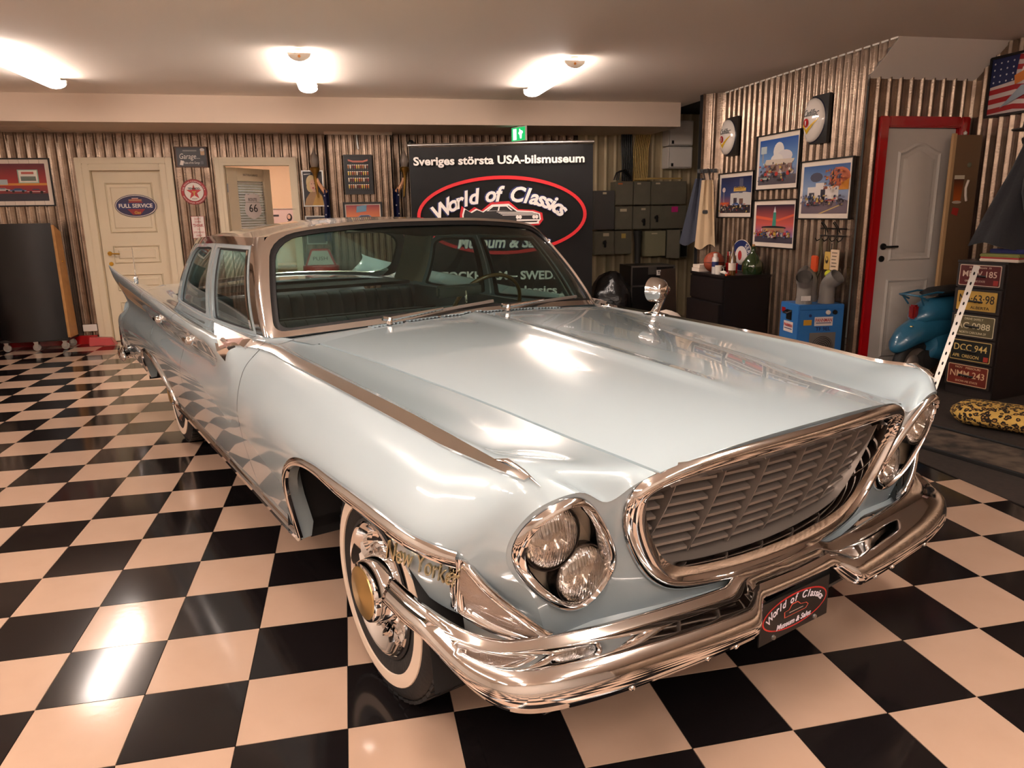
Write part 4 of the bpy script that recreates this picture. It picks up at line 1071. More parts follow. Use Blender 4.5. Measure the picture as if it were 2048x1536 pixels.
# ---- far fender mirror, aerial on the rear quarter
mr = empty('fender_mirror', (-.62, .865, .945), parent=CAR, euler=(0, 0, math.radians(10)))
MB().lathe([(.075, -.004), (.07, .004), (.03, .012), (0, .012)], 20, 'z').build('mirror_foot', m_chrome, mr, smooth=40).scale = (1.0, .38, 1)
B = MB(); B.tube([(.0, -.01, .006), (.0, .03, .05), (.0, .075, .105)], [.022, .016, .014], 10); B.tube([(.0, .03, .112), (.0, .098, .112)], [.010, .012], 8); B.build('mirror_stalk', m_chrome, mr, smooth=60)
B = MB().lathe([(0, .062), (.030, .058), (.050, .040), (.058, .010), (.058, -.018), (.050, -.020), (.048, -.010), (0, -.010)], 28, 'x', (0, 0, 0)); o = B.build('mirror_head', m_chrome, mr, smooth=40); o.location = (-.012, .005, .115)
an = empty('aerial', (-4.20, -.90, .985), parent=CAR)
MB().lathe([(.016, -.03), (.014, 0), (.017, .012), (.012, .028), (.006, .04)], 14, 'z').build('aerial_base', m_chrome, an, smooth=40)
MB().tube([(0, 0, .03), (-.004, 0, .14), (-.01, 0, .24)], [.004, .0028, .0016], 6).build('aerial_mast', m_chrome, an)
# ================================================================== THINGS ON THE BACK WALL
m_ink_w = mat('white_lettering', (232, 224, 216), rough=.45)
m_ink_k = mat('black_lettering', (20, 18, 18), rough=.45)
m_ink_r = mat('red_lettering', (176, 34, 34), rough=.45)
m_ink_b = mat('navy_lettering', (34, 44, 96), rough=.45)
m_frame_k = mat('black_frame', (16, 14, 14), rough=.35)
m_mount = mat('ivory_mount', (232, 216, 200), rough=.6)
m_wood = mat('light_wood', (190, 140, 84), rough=.45, noise=(14, .6, (168, 118, 66), 3))
def scl(P, w, h): return [(x * w, y * h) for x, y in P]
def framed(name, label, cat, loc, eul, w, h, polys, frame=.02, mount=0., fm=None, d=.02, mm=None, group=None):
    """framed picture; polys in unit coordinates -.5 .. .5 of the print"""
    e = empty(name, loc, euler=eul, label=label, cat=cat, group=group)
    B = MB(); f = frame; B.box(-w / 2, w / 2, h / 2 - f, h / 2, 0, d); B.box(-w / 2, w / 2, -h / 2, -h / 2 + f, 0, d); B.box(-w / 2, -w / 2 + f, -h / 2 + f, h / 2 - f, 0, d); B.box(w / 2 - f, w / 2, -h / 2 + f, h / 2 - f, 0, d)
    B.build('frame', fm or m_frame_k, e)
    MB().box(-w / 2 + f, w / 2 - f, -h / 2 + f, h / 2 - f, .002, .006).build('mount', mm or m_mount, e)
    pw, ph = w - 2 * f - 2 * mount, h - 2 * f - 2 * mount
    ink('print', [(scl(p, pw, ph), c) for p, c in polys], e, (0, 0, .0065))
    return e
def sky(t, m, b): return [(rect(-.5, 0, .5, .5), [m, m, t, t]), (rect(-.5, -.5, .5, 0), [b, b, m, m])]
def carshape(cx, cy, s, col, col2=(230, 220, 210)):
    body = [(-1, -.15), (1, -.15), (1.05, .1), (.6, .18), (.35, .42), (-.35, .42), (-.6, .2), (-1.05, .18)]
    win = [(-.5, .2), (.5, .2), (.3, .37), (-.3, .37)]
    T2 = lambda P: [(cx + x * s, cy + y * s) for x, y in P]
    return [(T2(body), col), (T2(win), (60, 70, 90)), (T2(rect(-1, -.1, 1, -.03)), col2), (T2(ell(-.6, -.15, .18, .2, 10)), (20, 18, 18)), (T2(ell(.6, -.15, .18, .2, 10)), (20, 18, 18))]
yw = YB - .012
pl = sky((92, 30, 44), (176, 52, 50), (60, 40, 46)) + [(rect(-.5, -.08, .5, -.02), (214, 140, 60)), (rect(-.5, -.5, .5, -.3), (52, 48, 58)), (rect(-.02, -.02, .36, .34), (150, 190, 170)), (rect(.0, .0, .34, .32), (232, 226, 214)), (rect(.03, .04, .31, .16), (110, 120, 110)), (rect(.05, .22, .28, .28), (190, 90, 80)), (rect(-.42, -.06, -.22, .08), (180, 190, 190))] + carshape(.28, -.24, .17, (150, 40, 56)) + carshape(-.05, -.22, .15, (60, 90, 140)) + carshape(-.33, -.2, .13, (200, 200, 196))
framed('framed_poster', 'framed poster of vintage cars under a red sunset left of the cream door', 'poster', (-3.42, yw, 1.845), BACK, .66, .52, pl, .014, .045)
# oval sign on the cream door
e = empty('oval_sign', (-2.27, YB + .021, 1.575), euler=BACK, label='oval blue and red FULL SERVICE gas sign on the cream door', cat='sign')
MB().prism(ell(0, 0, .225, .128, 48), 0, .004).build('sign_plate', mat('navy_enamel', (38, 36, 72), rough=.3), e)
ink('sign_print', [(ell(0, 0, .218, .121, 48), (226, 214, 200)), (ell(0, 0, .211, .114, 48), (44, 38, 76)), ([(-.10, .02), (-.02, .09), (.02, .09), (.10, .02), (.19, 0), (.10, -.03), (.04, -.10), (-.04, -.10), (-.10, -.03), (-.19, 0)], (150, 40, 44)), (rect(-.2, -.035, .2, .036), (40, 44, 96)), (rect(-.07, .055, .07, .075), (180, 120, 90)), (rect(-.035, .082, .035, .09), (216, 196, 190))], e, (0, 0, .0045))
text('lettering', 'FULL SERVICE', .06, m_ink_w, e, (0, 0, .008), width=.36, bold=.0015)
text('lettering', 'Gas', .045, mat('amber_lettering', (206, 160, 60)), e, (.01, -.075, .008), bold=.001, shear=.2)
# garage sign
e = empty('garage_sign', (-1.60, yw, 2.115), euler=BACK, label='small black Garage sign with beer glass and playing card above the round red sign', cat='sign')
MB().box(-.17, .17, -.115, .115, 0, .008).build('sign_plate', mat('rust_edge', (92, 62, 50), rough=.5), e)
ink('sign_print', [(rect(-.16, -.105, .16, .105), (44, 40, 42)), (rrect(.10, .02, .145, .085, .01), (190, 150, 110)), (ell(.122, .08, .025, .018, 12), (226, 214, 204)), ([(-.135, -.085), (-.10, -.095), (-.085, -.045), (-.12, -.035)], (226, 214, 204)), (rect(-.09, .062, .06, .078), (120, 112, 108)), (rrect(.095, -.08, .125, -.045, .006), (90, 86, 90))], e, (0, 0, .0085))
text('lettering', 'Garage...', .085, m_ink_w, e, (-.02, .005, .012), width=.22, shear=.2)
text('lettering', 'Rules of the Garage', .035, m_ink_w, e, (.0, -.065, .012), width=.17, shear=.2)
# round star sign
e = empty('star_sign', (-1.615, yw, 1.725), euler=BACK, label='round white sign with red star and red rim reading TEXACO', cat='sign')
MB().lathe([(0, 0), (.145, 0), (.145, .006), (0, .006)], 48, 'z').build('sign_plate', mat('enamel_red', (170, 36, 40), rough=.3), e, smooth=30)
star = [((.088 if k % 2 == 0 else .034) * math.sin(math.pi * k / 5) , (.088 if k % 2 == 0 else .034) * math.cos(math.pi * k / 5) - .004) for k in range(10)]
ink('sign_print', [(ell(0, 0, .142, .142, 48), (30, 24, 24)), (ell(0, 0, .138, .138, 48), (176, 36, 40)), (ell(0, 0, .108, .108, 48), (24, 20, 20)), (ell(0, 0, .104, .104, 48), (226, 214, 206)), (star, (190, 40, 42)), (rect(-.022, -.004, .022, .006), (200, 160, 70)), (rect(-.006, -.04, .006, .0), (200, 160, 70)), (rect(-.03, -.082, .03, -.076), (120, 110, 104))], e, (0, 0, .0065))
text('lettering', 'TEXACO', .03, m_ink_k, e, (0, .036, .012), width=.13, bold=.0008)
arc_text('lettering', 'THE TEXAS COMPANY U.S.A.', .022, m_ink_w, e, (0, 0, .0105), .118, .118, 175, 5, depth=.0003)
arc_text('lettering', 'PETROLEUM PRODUCTS', .022, m_ink_w, e, (0, 0, .0105), .128, .128, 200, 340, depth=.0003, up=-1)
# smoking sign
e = empty('smoking_sign', (-1.61, yw, 1.32), euler=BACK, label='small white sign with red text about smoking below the round star sign', cat='sign')
MB().box(-.072, .072, -.128, .128, 0, .004).build('sign_plate', mat('sign_red', (170, 50, 46), rough=.4), e)
ink('sign_print', [(rect(-.068, -.124, .068, .124), (236, 224, 216))], e, (0, 0, .0044))
for t, z, w, sz in (("DON'T", .095, .07, .035), ('EVEN', .062, .065, .03), ('THINK', .02, .115, .05), ('OF', -.022, .03, .028), ('SMOKING', -.058, .115, .03), ('HERE', -.095, .06, .028)):
    text('lettering', t, sz, m_ink_r, e, (0, z, .006), width=w, bold=.0006 if t == 'THINK' else 0)
# road shield sign in the open door's window
e = empty('road_shield_sign', (0, 0, 0), euler=(0, 0, 0), label='white Route 66 shield sign hanging in the window of the open door', cat='sign')
e.matrix_world = Matrix.Translation((-1.255 + .37 * math.cos(math.radians(52)) , YB + .11 + .37 * math.sin(math.radians(52)) - .02, 1.57)) @ Euler((R90, 0, math.radians(52))).to_matrix().to_4x4() @ Matrix.Translation((0, 0, .01))
sh = [(0, -.165), (.06, -.15), (.125, -.10), (.135, -.03), (.115, .03), (.125, .09), (.10, .135), (.06, .125), (.03, .145), (0, .135), (-.03, .145), (-.06, .125), (-.10, .135), (-.125, .09), (-.115, .03), (-.135, -.03), (-.125, -.10), (-.06, -.15)]
sh = [(p.x, p.y) for p in cr([Vector((a, b, 0)) for a, b in sh], 3, True)]
MB().prism(sh, 0, .004).build('sign_plate', mat('shield_white', (226, 216, 212), rough=.4), e)
text('lettering', 'ROUTE', .055, m_ink_k, e, (0, .065, .005), width=.14)
text('lettering', '66', .135, m_ink_k, e, (0, -.04, .005), width=.14)
MB().box(-.115, .115, .032, .036, .0045, .005).build('sign_line', m_ink_k, e)
# portrait of a blonde woman, second frame below it
pt = [(rect(-.5, -.5, .5, .5), (26, 24, 34)), ([(-.5, -.5), (.5, -.5), (.42, -.2), (.15, -.02), (-.1, -.05), (-.4, -.3)], (168, 128, 84)), ([(-.1, -.5), (.5, -.5), (.44, -.24), (.18, -.12)], (196, 150, 66)), (ell(-.08, .18, .27, .22, 20), (222, 196, 140)), (ell(-.14, .05, .2, .16, 16), (214, 186, 128)), (ell(-.02, .10, .15, .17, 20), (226, 176, 146)), (rect(-.03, -.1, .1, .0), (216, 166, 136)), (ell(.0, .02, .05, .022, 10), (176, 40, 44)), (ell(-.07, .14, .025, .012, 8), (50, 40, 40)), (ell(.06, .14, .025, .012, 8), (50, 40, 40)), ([(-.45, .4), (-.1, .42), (-.1, .44), (-.45, .43)], (226, 220, 214))]
framed('portrait_print', 'silver framed portrait of a blonde woman in gold beside the doorway', 'picture', (-.265, yw, 1.75), BACK, .25, .42, pt, .013, 0, fm=m_steel)
framed('small_frame', 'small silver framed dark picture right below the portrait of the woman', 'picture', (-.265, yw, 1.26), BACK, .24, .34, [(rect(-.5, -.5, .5, .5), (64, 66, 72)), (rect(-.4, -.4, .4, .4), (46, 48, 54))], .013, 0, fm=m_steel)
# beer poster and car poster on the pilaster
bp_ = [(rect(-.5, -.5, .5, .5), (14, 12, 14)), ([(-.4, .43), (-.2, .39), (.2, .39), (.4, .43), (.4, .38), (.2, .34), (-.2, .34), (-.4, .38)], (200, 110, 90))]
cols = [(206, 130, 60), (220, 180, 90), (150, 40, 36), (236, 216, 190), (190, 90, 40), (226, 190, 70), (110, 50, 30)]
for r in range(4):
    for k in range(10):
        cx, cy = -.40 + .086 * k, .22 - .185 * r; c = cols[(k * 3 + r * 5) % 7]; w = .026 + .006 * ((k + r) % 2)
        bp_ += [([(cx - w * .6, cy - .05), (cx + w * .6, cy - .05), (cx + w, cy + .045), (cx - w, cy + .045)], c), (rect(cx - w, cy + .04, cx + w, cy + .06), (236, 226, 214)), (rect(cx - w * .6, cy - .075, cx + w * .6, cy - .066), (170, 160, 150))]
framed('beer_poster', 'black framed poster with rows of beer glasses on the pilaster', 'poster', (.275, 6.99, 1.895), BACK, .33, .45, bp_, .022, 0)
framed('car_poster', 'black framed poster of a classic car before a sunset, low on the pilaster', 'poster', (.30, 6.99, 1.40), BACK, .46, .36, sky((150, 60, 70), (226, 130, 80), (60, 70, 120)) + [(rect(-.5, -.5, .5, -.2), (50, 56, 80)), ([(-.2, .2), (.1, .25), (.12, .5), (-.18, .45)], (110, 150, 176))] + carshape(.05, -.05, .36, (120, 150, 190)) , .022, .012)
MB().tube([(.28, 6.975, 2.34), (.285, 6.97, 2.22), (.29, 6.97, 2.18)], .012, 8).build('hanging_strap', m_steel, None, smooth=60); tag(bpy.data.objects['hanging_strap'], 'thin grey strap hanging from the top of the pilaster', 'strap')
# torch sconces: raised arm with torch and draped flag
def sconce(x, s, label):
    e = empty('torch_sconce', (x, 7.10, 1.42), label=label, cat='wall lamp', group='torch sconces by the pilaster')
    m_br = mat('aged_brass', (150, 112, 50), rough=.4, metal=.8); m_skin = mat('painted_flesh', (206, 150, 110), rough=.5)
    P = lambda a, b: (a * s, 0, b)
    fl_ = [(0, .80), (.006, .77), (.02, .73), (.043, .68), (.052, .63), (.040, .58), (.03, .56)]
    B = MB().lathe(fl_, 14, 'z', (-.17 * s, 0, 0)); B.build('flame_shade', mat('frosted_grey_glass', (130, 116, 104), rough=.35), e, smooth=50)
    MB().lathe([(.018, .40), (.022, .46), (.03, .50), (.055, .53), (.06, .55), (.05, .565), (.03, .57)], 16, 'z', (-.17 * s, 0, 0)).build('torch_cup', m_br, e, smooth=40)
    MB().tube([P(-.17, .50), P(-.165, .36), P(-.15, .22)], [.022, .017, .010], 10).build('torch_handle', m_br, e, smooth=60)
    MB().tube([P(-.155, .44), P(-.135, .38), P(-.09, .31), P(-.06, .27)], [.016, .020, .026, .030], 10).build('arm', m_skin, e, smooth=60)
    B = MB()
    for k in range(4): B.tube([P(-.185 + .004 * k, .43 - .014 * k), P(-.165, .425 - .014 * k), P(-.148, .43 - .014 * k)], .007, 6)
    B.build('hand', m_skin, e, smooth=60)
    rows = []
    for i in range(9):
        t = i / 8; rows.append([Vector(((-.10 + .10 * k / 8 + .012 * math.sin(t * 5)) * s, .035 * math.cos(k * 1.6) - .01, .31 - .60 * t)) for k in range(9)])
    v, f = patch(rows, .004); obj('flag_drape', v, f, mat('navy_cloth', (26, 34, 84), rough=.7), e, smooth=60)
    m_st = mat('cloth_star', (220, 214, 210))
    for k, (a, b) in enumerate(((-.08, .24), (-.05, .12), (-.075, .02), (-.04, -.1))):
        st_ = [((.012 if q % 2 == 0 else .005) * math.sin(math.pi * q / 5) + a * s, (.012 if q % 2 == 0 else .005) * math.cos(math.pi * q / 5) + b) for q in range(10)]
        obj('star', [(p[0], -.036, p[1]) for p in st_], [tuple(range(10))], m_st, e)
    MB().box(-.03 * s - .02, -.03 * s + .02, .03, .16, .1, .2).build('wall_bracket', m_br, e)
sconce(-.055, 1, 'torch lamp with raised arm and blue starred drape left of the pilaster')
sconce(.655, -1, 'torch lamp with raised arm and blue starred drape between pilaster and banner')
# security camera, exit sign
e = empty('wall_camera', (.92, 7.12, 2.26), label='small black dome camera on the wall above the banner corner', cat='camera')
MB().lathe([(0, .03), (.03, .02), (.04, -.01), (.03, -.04), (0, -.05)], 16, 'y').build('camera_body', m_black, e, smooth=50)
MB().tube([(0, .03, 0), (0, .12, .03)], .012, 8).build('camera_arm', m_black, e)
e = empty('exit_sign', (2.07, 6.30, 2.30), -math.radians(62), label='lit green emergency exit sign hanging under the beam behind the banner', cat='exit sign')
MB().box(-.12, .12, -.012, .012, -.085, .07).build('sign_body', m_white, e)
g = mat('green_exit_light', (20, 150, 80), emit=(20, 170, 90), estr=.8)
MB().box(-.115, .115, -.014, -.012, -.08, .062).build('sign_face', g, e)
mw = mat('white_exit_light', (230, 240, 235), emit=(220, 255, 240), estr=1.0)
obj('running_figure', [(x, -.0145, z) for x, z in ((.03, -.06), (.055, -.06), (.06, -.01), (.08, .0), (.075, .02), (.04, .03), (.03, .045), (.015, .045), (.02, .02), (-.0, .0), (.02, -.02))], [tuple(range(11))], mw, e)
obj('door_symbol', [(x, -.0145, z) for x, z in ((-.09, -.07), (-.03, -.07), (-.03, .05), (-.09, .05))], [(0, 1, 2, 3)], mw, e)
MB().box(-.02, .02, -.01, .01, .07, .08).build('sign_hanger', m_white, e)
# ---- banner stand
e = empty('banner_stand', (1.725, 5.70, 0), euler=(R90, 0, -math.radians(15)), label='large black roll-up banner with red neon ellipse reading World of Classics behind the car', cat='banner')
BW, BH = 1.94, 2.135
rows = []
for i in range(25):
    x = -BW / 2 + BW * i / 24; r = []
    for k in range(13):
        y = .08 + (BH - .1) * k / 12; r.append(Vector((x, y, .012 * math.sin(x * 5 + y) + .008 * math.sin(y * 4 + 1) - (.03 * max(0, x - .75) * max(0, y - 1.6) * 8))))
    rows.append(r)
obj('banner_cloth', [p for r in rows for p in r], grid_faces(25, 13), mat('black_banner_vinyl', (9, 8, 9), rough=.4, spec=.25, bump=(6, .35)), e, smooth=60)
MB().tube([(-BW / 2 - .01, BH, 0), (BW / 2 + .01, BH, 0)], .016, 8).build('top_rail', m_steel, e, smooth=60)
MB().box(-BW / 2 - .03, BW / 2 + .03, 0, .08, -.10, .10).build('base_cassette', m_steel, e, bevel=.02)
for x in (-.9, .9): MB().tube([(x, .05, -.06), (x, BH - .03, -.055)], .010, 8).build('support_pole', m_steel, e)
zo = .034
text('lettering', 'Sveriges st\u00f6rsta USA-bilsmuseum', .115, m_ink_w, e, (-.02, 1.965, zo), width=1.80, bold=.0035)
m_neon = mat('red_neon_print', (206, 24, 34), rough=.4)
v = []; f = []
for k in range(72):
    a = 2 * math.pi * k / 72
    for q in (0, .036): v.append(((.905 - q) * math.cos(a), (.41 - q) * math.sin(a), 0))
f = [(2 * k, 2 * ((k + 1) % 72), 2 * ((k + 1) % 72) + 1, 2 * k + 1) for k in range(72)]
obj('red_ellipse', v, f, m_neon, e, loc=(.0, 1.40, zo))
arc_text('lettering_glow', 'World of Classics', .215, m_ink_b, e, (0, 1.315, zo), .72, .30, 158, 22, bold=.013, shear=.25, slant=.85)
arc_text('lettering', 'World of Classics', .215, m_ink_w, e, (0, 1.315, zo + .002), .72, .30, 158, 22, bold=.0065, shear=.25, slant=.85)
text('lettering_glow', 'Museum & Sales', .17, m_ink_b, e, (.02, 1.115, zo), width=1.02, bold=.011, shear=.25)
text('lettering', 'Museum & Sales', .17, m_ink_w, e, (.02, 1.115, zo + .002), width=1.0, bold=.0045, shear=.25)
body = [(-.42, .03), (-.40, .10), (-.33, .055), (-.27, .09), (-.20, .06), (-.10, .13), (.08, .135), (.17, .065), (.33, .055), (.41, .03), (.42, -.03), (.38, -.075), (.2, -.085), (-.35, -.05), (-.42, -.02)]
gl_ = [(x * 1.06, y * 1.2) for x, y in body]
dr = [(gl_, (196, 26, 36)), (body, (236, 226, 218)), ([(x * .965, y * .86 - .002) for x, y in body], (20, 18, 20)), ([(-.16, .062), (-.09, .115), (.06, .118), (.12, .066)], (236, 226, 218)), ([(-.14, .066), (-.085, .107), (-.03, .107), (-.04, .066)], (20, 18, 20)), ([(-.025, .066), (-.015, .107), (.055, .107), (.10, .066)], (20, 18, 20)), (rect(.16, -.045, .40, -.03), (236, 226, 218)), (rect(.14, -.075, .40, -.06), (236, 226, 218))]
for cx in (.17, .20, .345, .375): dr.append((ell(cx, -.005, .017, .019, 12), (236, 226, 218)))
for k in range(4): dr.append(([(-.05 + .02 * k, .055 - .012 * k), (.36 + .01 * k, .046 - .010 * k), (.36 + .01 * k, .042 - .010 * k), (-.05 + .02 * k, .050 - .012 * k)], (236, 226, 218)))
ink('car_drawing', dr, e, (.0, 1.385, zo))
text('lettering', 'STOCKHOLM \u2013 SWEDEN', .125, m_ink_w, e, (-.01, .76, zo), width=1.44, bold=.004)
text('lettering', 'gotclassics', .125, m_ink_w, e, (.28, .60, zo), width=.62, bold=.0035)
# ---- push bin seen through the car's rear window
e = empty('push_bin', (-.22, 6.72, 0), label='retro red and grey bin with PUSH lid seen through the rear window', cat='bin')
MB().lathe([(.0, 0), (.19, 0), (.20, .02), (.20, .80), (0, .80)], 28, 'z').build('bin_body', mat('bin_cream', (216, 206, 190), rough=.4), e, smooth=40)
MB().lathe([(.205, .79), (.205, .86), (.20, .87), (0, .87)], 28, 'z').build('bin_collar', m_red, e, smooth=40)
hd = [(-.18, .86), (.18, .86), (.10, 1.06), (-.10, 1.06)]; hi_ = [(-.15, .88), (.15, .88), (.085, 1.04), (-.085, 1.04)]
B = MB(); B.add([(x, y, z) for y in (-.12, .12) for x, z in hd], [(0, 1, 2, 3), (4, 5, 6, 7), (0, 1, 5, 4), (1, 2, 6, 5), (2, 3, 7, 6), (3, 0, 4, 7)]); B.build('bin_hood', m_red, e, bevel=.01)
obj('push_flap', [(x, -.125, z) for x, z in hi_], [(0, 1, 2, 3)], mat('flap_grey', (170, 176, 166), rough=.4), e)
t = text('lettering', 'PUSH', .06, m_ink_k, e, (0, -.127, .95), width=.16); t.rotation_euler = (R90, 0, 0)
# desk in the back room
e = empty('office_desk', (-1.15, 9.3, 0), label='light wooden desk in the room beyond the doorway', cat='desk')
MB().box(-.6, .6, -.3, .3, .71, .74).build('desk_top', m_wood, e)
for x in (-.56, .53): MB().box(x, x + .03, -.28, .28, 0, .71).build('desk_side', m_wood, e)
for k in range(3): MB().box(.12, .52, -.31, -.29, .1 + .2 * k, .28 + .2 * k).build('drawer', m_wood, e)
framed('notice_print', 'pale print of a dark-haired woman on the far wall seen through the doorway', 'picture', (-.83, 9.98, 1.40), BACK, .42, .30, [(rect(-.5, -.5, .5, .5), (230, 196, 186)), (ell(.18, .05, .1, .2, 14), (50, 36, 34)), (ell(.16, .08, .06, .12, 12), (216, 170, 146)), ([(.0, -.5), (.45, -.5), (.4, -.2), (.1, -.15)], (60, 44, 44)), (rect(-.45, .1, -.2, .2), (70, 60, 60))], .006, 0, fm=m_white)
# ---- left of the door: cart, socket, box, bag
e = empty('display_cart', (-3.40, 6.98, 0), label='tall curved black display cart with wooden side on four castors', cat='cart')
rows = []
for i in range(17):
    t = i / 16; a = math.pi * (.18 + .64 * t); rows.append([Vector((-.33 + .66 * t, .06 - .20 * math.sin(a), z)) for z in (.12, .55, 1.0, 1.40)])
v, f = patch(rows, .012); obj('curved_front', v, f, mat('black_laminate', (20, 18, 18), rough=.38), e, smooth=60)
MB().add([(.33, -.05, .13), (.36, -.05, .13), (.36, .20, .13), (.33, .20, .13), (.33, -.05, 1.38), (.36, -.05, 1.38), (.36, .13, 1.30), (.33, .13, 1.30)], [(3, 2, 1, 0), (4, 5, 6, 7), (0, 1, 5, 4), (1, 2, 6, 5), (2, 3, 7, 6), (3, 0, 4, 7)]).build('wooden_side', m_wood, e)
MB().box(-.34, .36, -.10, .22, .105, .135).build('base_plate', m_frame_k, e, bevel=.006)
MB().box(-.32, .33, .16, .20, .13, 1.30).build('cart_back', m_frame_k, e)
for x, y in ((-.29, -.06), (.02, -.09), (.30, -.06), (.30, .17)):
    c = empty('castor', (x, y, 0), parent=e)
    MB().lathe([(.0, -.012), (.038, -.012), (.042, -.006), (.042, .006), (.038, .012), (0, .012)], 20, 'y', (0, 0, .042)).build('castor_wheel', mat('castor_grey', (150, 142, 134), rough=.45), c, smooth=40)
    MB().box(-.02, .02, -.018, -.014, .035, .10).box(-.02, .02, .014, .018, .035, .10).box(-.025, .025, -.022, .022, .095, .106).build('castor_fork', m_steel, c)
MB().lathe([(0, -.012), (.010, -.010), (.006, 0)], 10, 'x', (.375, .03, .98)).build('side_knob', m_brass, e, smooth=40)
e = empty('wall_socket', (-2.925, YB - .02, .19), euler=BACK, label='white double power socket low on the wall beside the cream door', cat='socket')
MB().box(-.075, .075, -.04, .04, 0, .018).build('socket_plate', m_white, e, bevel=.004)
for x in (-.036, .036): MB().lathe([(.026, .018), (.022, .010), (0, .010)], 20, 'z', (x, 0, 0)).build('socket_well', mat('socket_shadow', (150, 138, 128)), e, smooth=40)
e = MB().add([(-.14, -.06, 0), (.14, -.06, 0), (.14, .06, 0), (-.14, .06, 0), (-.14, -.03, .10), (.09, -.03, .085), (.09, .05, .085), (-.14, .05, .10)], [(3, 2, 1, 0), (4, 5, 6, 7), (0, 1, 5, 4), (1, 2, 6, 5), (2, 3, 7, 6), (3, 0, 4, 7)]).build('red_plinth', m_red, None, bevel=.006); e.location = (-2.76, 7.10, 0); tag(e, 'low red painted plinth at the foot of the cream door', 'plinth')
e = empty('paper_bag', (-4.02, 6.62, 0), .3, label='brown patterned paper bag at the left edge of the photo', cat='bag')
MB().add([(-.16, -.10, 0), (.16, -.10, 0), (.16, .10, 0), (-.16, .10, 0), (-.17, -.07, .42), (.15, -.08, .44), (.17, .07, .41), (-.16, .08, .43)], [(3, 2, 1, 0), (0, 1, 5, 4), (1, 2, 6, 5), (2, 3, 7, 6), (3, 0, 4, 7)]).build('bag_body', mat('kraft_paper', (190, 130, 84), rough=.8, noise=(22, .3, (140, 60, 44), 2)), e)
MB().tube([(-.06, -.08, .42), (-.05, -.085, .50), (.04, -.085, .50), (.05, -.08, .43)], .005, 6).build('bag_handle', mat('kraft_cord', (150, 104, 66)), e)
e = MB().box(-.2, .2, -.18, .18, 0, .86).build('dark_cabinet', m_frame_k, None, bevel=.01); e.location = (-4.02, 6.98, 0); tag(e, 'dark cabinet behind the paper bag at the left edge', 'cabinet')
# ================================================================== NICHE WITH SWITCHGEAR
m_sw = mat('olive_grey_steel', (120, 116, 98), rough=.45, metal=.2, noise=(8, .6, (108, 102, 86), 4))
m_sw2 = mat('dark_grey_steel', (84, 82, 80), rough=.45, metal=.2)
corrugated('wall_niche_back', (3.05, 7.22), (4.72, 7.22), 0, H, pitch=.13, amp=.006, m=mat('beige_sheet', (176, 160, 126), rough=.5, metal=.2))
def switchbox(label, x0, x1, z0, z1, m=None, handle=None, stick=None, yf=7.0, d=.20, open_=0):
    e = empty('switchgear_box', ((x0 + x1) / 2, yf, z0), label=label, cat='electrical box', group='switchgear boxes in the niche')
    w = (x1 - x0) / 2 - .004; h = z1 - z0 - .008
    MB().box(-w, w, .012, d, .004, h).build('box_body', m or m_sw, e, bevel=.004)
    if open_:
        MB().add([(-w, .0, .01), (-w + .10, -.16, .01), (-w + .115, -.155, .01), (-w + .012, .01, .01), (-w, .0, h), (-w + .10, -.16, h), (-w + .115, -.155, h), (-w + .012, .01, h)], [(3, 2, 1, 0), (4, 5, 6, 7), (0, 1, 5, 4), (1, 2, 6, 5), (2, 3, 7, 6), (3, 0, 4, 7)]).build('box_door', m or m_sw, e)
        MB().box(-w + .015, w - .015, .008, .014, .02, h - .02).build('box_inside', m_dark, e)
    else:
        MB().box(-w + .004, w - .004, 0, .014, .008, h - .004).build('box_door', m or m_sw, e, bevel=.004)
    if handle:
        hx, hz = handle; B = MB(); B.lathe([(0, -.03), (.022, -.028), (.024, 0)], 14, 'y', (hx, 0, hz)); B.box(hx - .011, hx + .011, -.045, -.02, hz - .06, hz + .03); B.build('switch_handle', m_black, e, bevel=.003)
    if stick:
        sx, sz, sw, sh_, c = stick; MB().box(sx - sw / 2, sx + sw / 2, -.002, 0, sz - sh_ / 2, sz + sh_ / 2).build('sticker', mat('sticker_%d_%d_%d' % c, c, rough=.6), e)
    return e
yel, crm, pnk, org = (196, 170, 90), (206, 192, 160), (206, 40, 130), (200, 110, 60)
switchbox('tall dark grey switchgear box beside the banner', 3.20, 3.49, 1.19, 1.69, m_sw2, stick=(0, .46, .05, .025, crm))
switchbox('olive switchgear box in the top row, nearest the banner', 3.49, 3.74, 1.495, 1.80, stick=(-.06, .27, .06, .02, org))
switchbox('olive switchgear box in the top row, second from the banner', 3.74, 3.98, 1.495, 1.80, stick=(-.05, .27, .05, .02, crm))
switchbox('wide olive switchgear box at the right of the top row', 3.98, 4.48, 1.495, 1.80, stick=(-.16, .27, .06, .02, crm))
switchbox('olive switchgear box in the middle row with cream label', 3.49, 3.735, 1.185, 1.49, stick=(-.01, .25, .09, .035, crm))
switchbox('olive switchgear box in the middle row with dark switch handle', 3.735, 3.98, 1.185, 1.49, handle=(.02, .11), stick=(.02, .26, .06, .025, crm))
switchbox('wide olive switchgear box with pink sticky note', 3.98, 4.49, 1.185, 1.49, handle=(-.18, .15), stick=(.08, .25, .09, .07, pnk))
switchbox('olive switchgear box in the bottom row with long black switch', 3.21, 3.49, .87, 1.18, handle=(.0, .16), stick=(.02, .26, .08, .04, crm))
switchbox('olive switchgear box in the bottom row with yellow label', 3.49, 3.73, .87, 1.18, stick=(.0, .24, .06, .06, yel))
switchbox('pale olive fuse box right of the dark pipe', 3.91, 4.21, .83, 1.17, mat('pale_olive_steel', (140, 134, 106), rough=.45), stick=(-.02, .30, .08, .015, crm))
switchbox('olive fuse box with its narrow door standing open', 4.22, 4.53, .80, 1.18, open_=1)
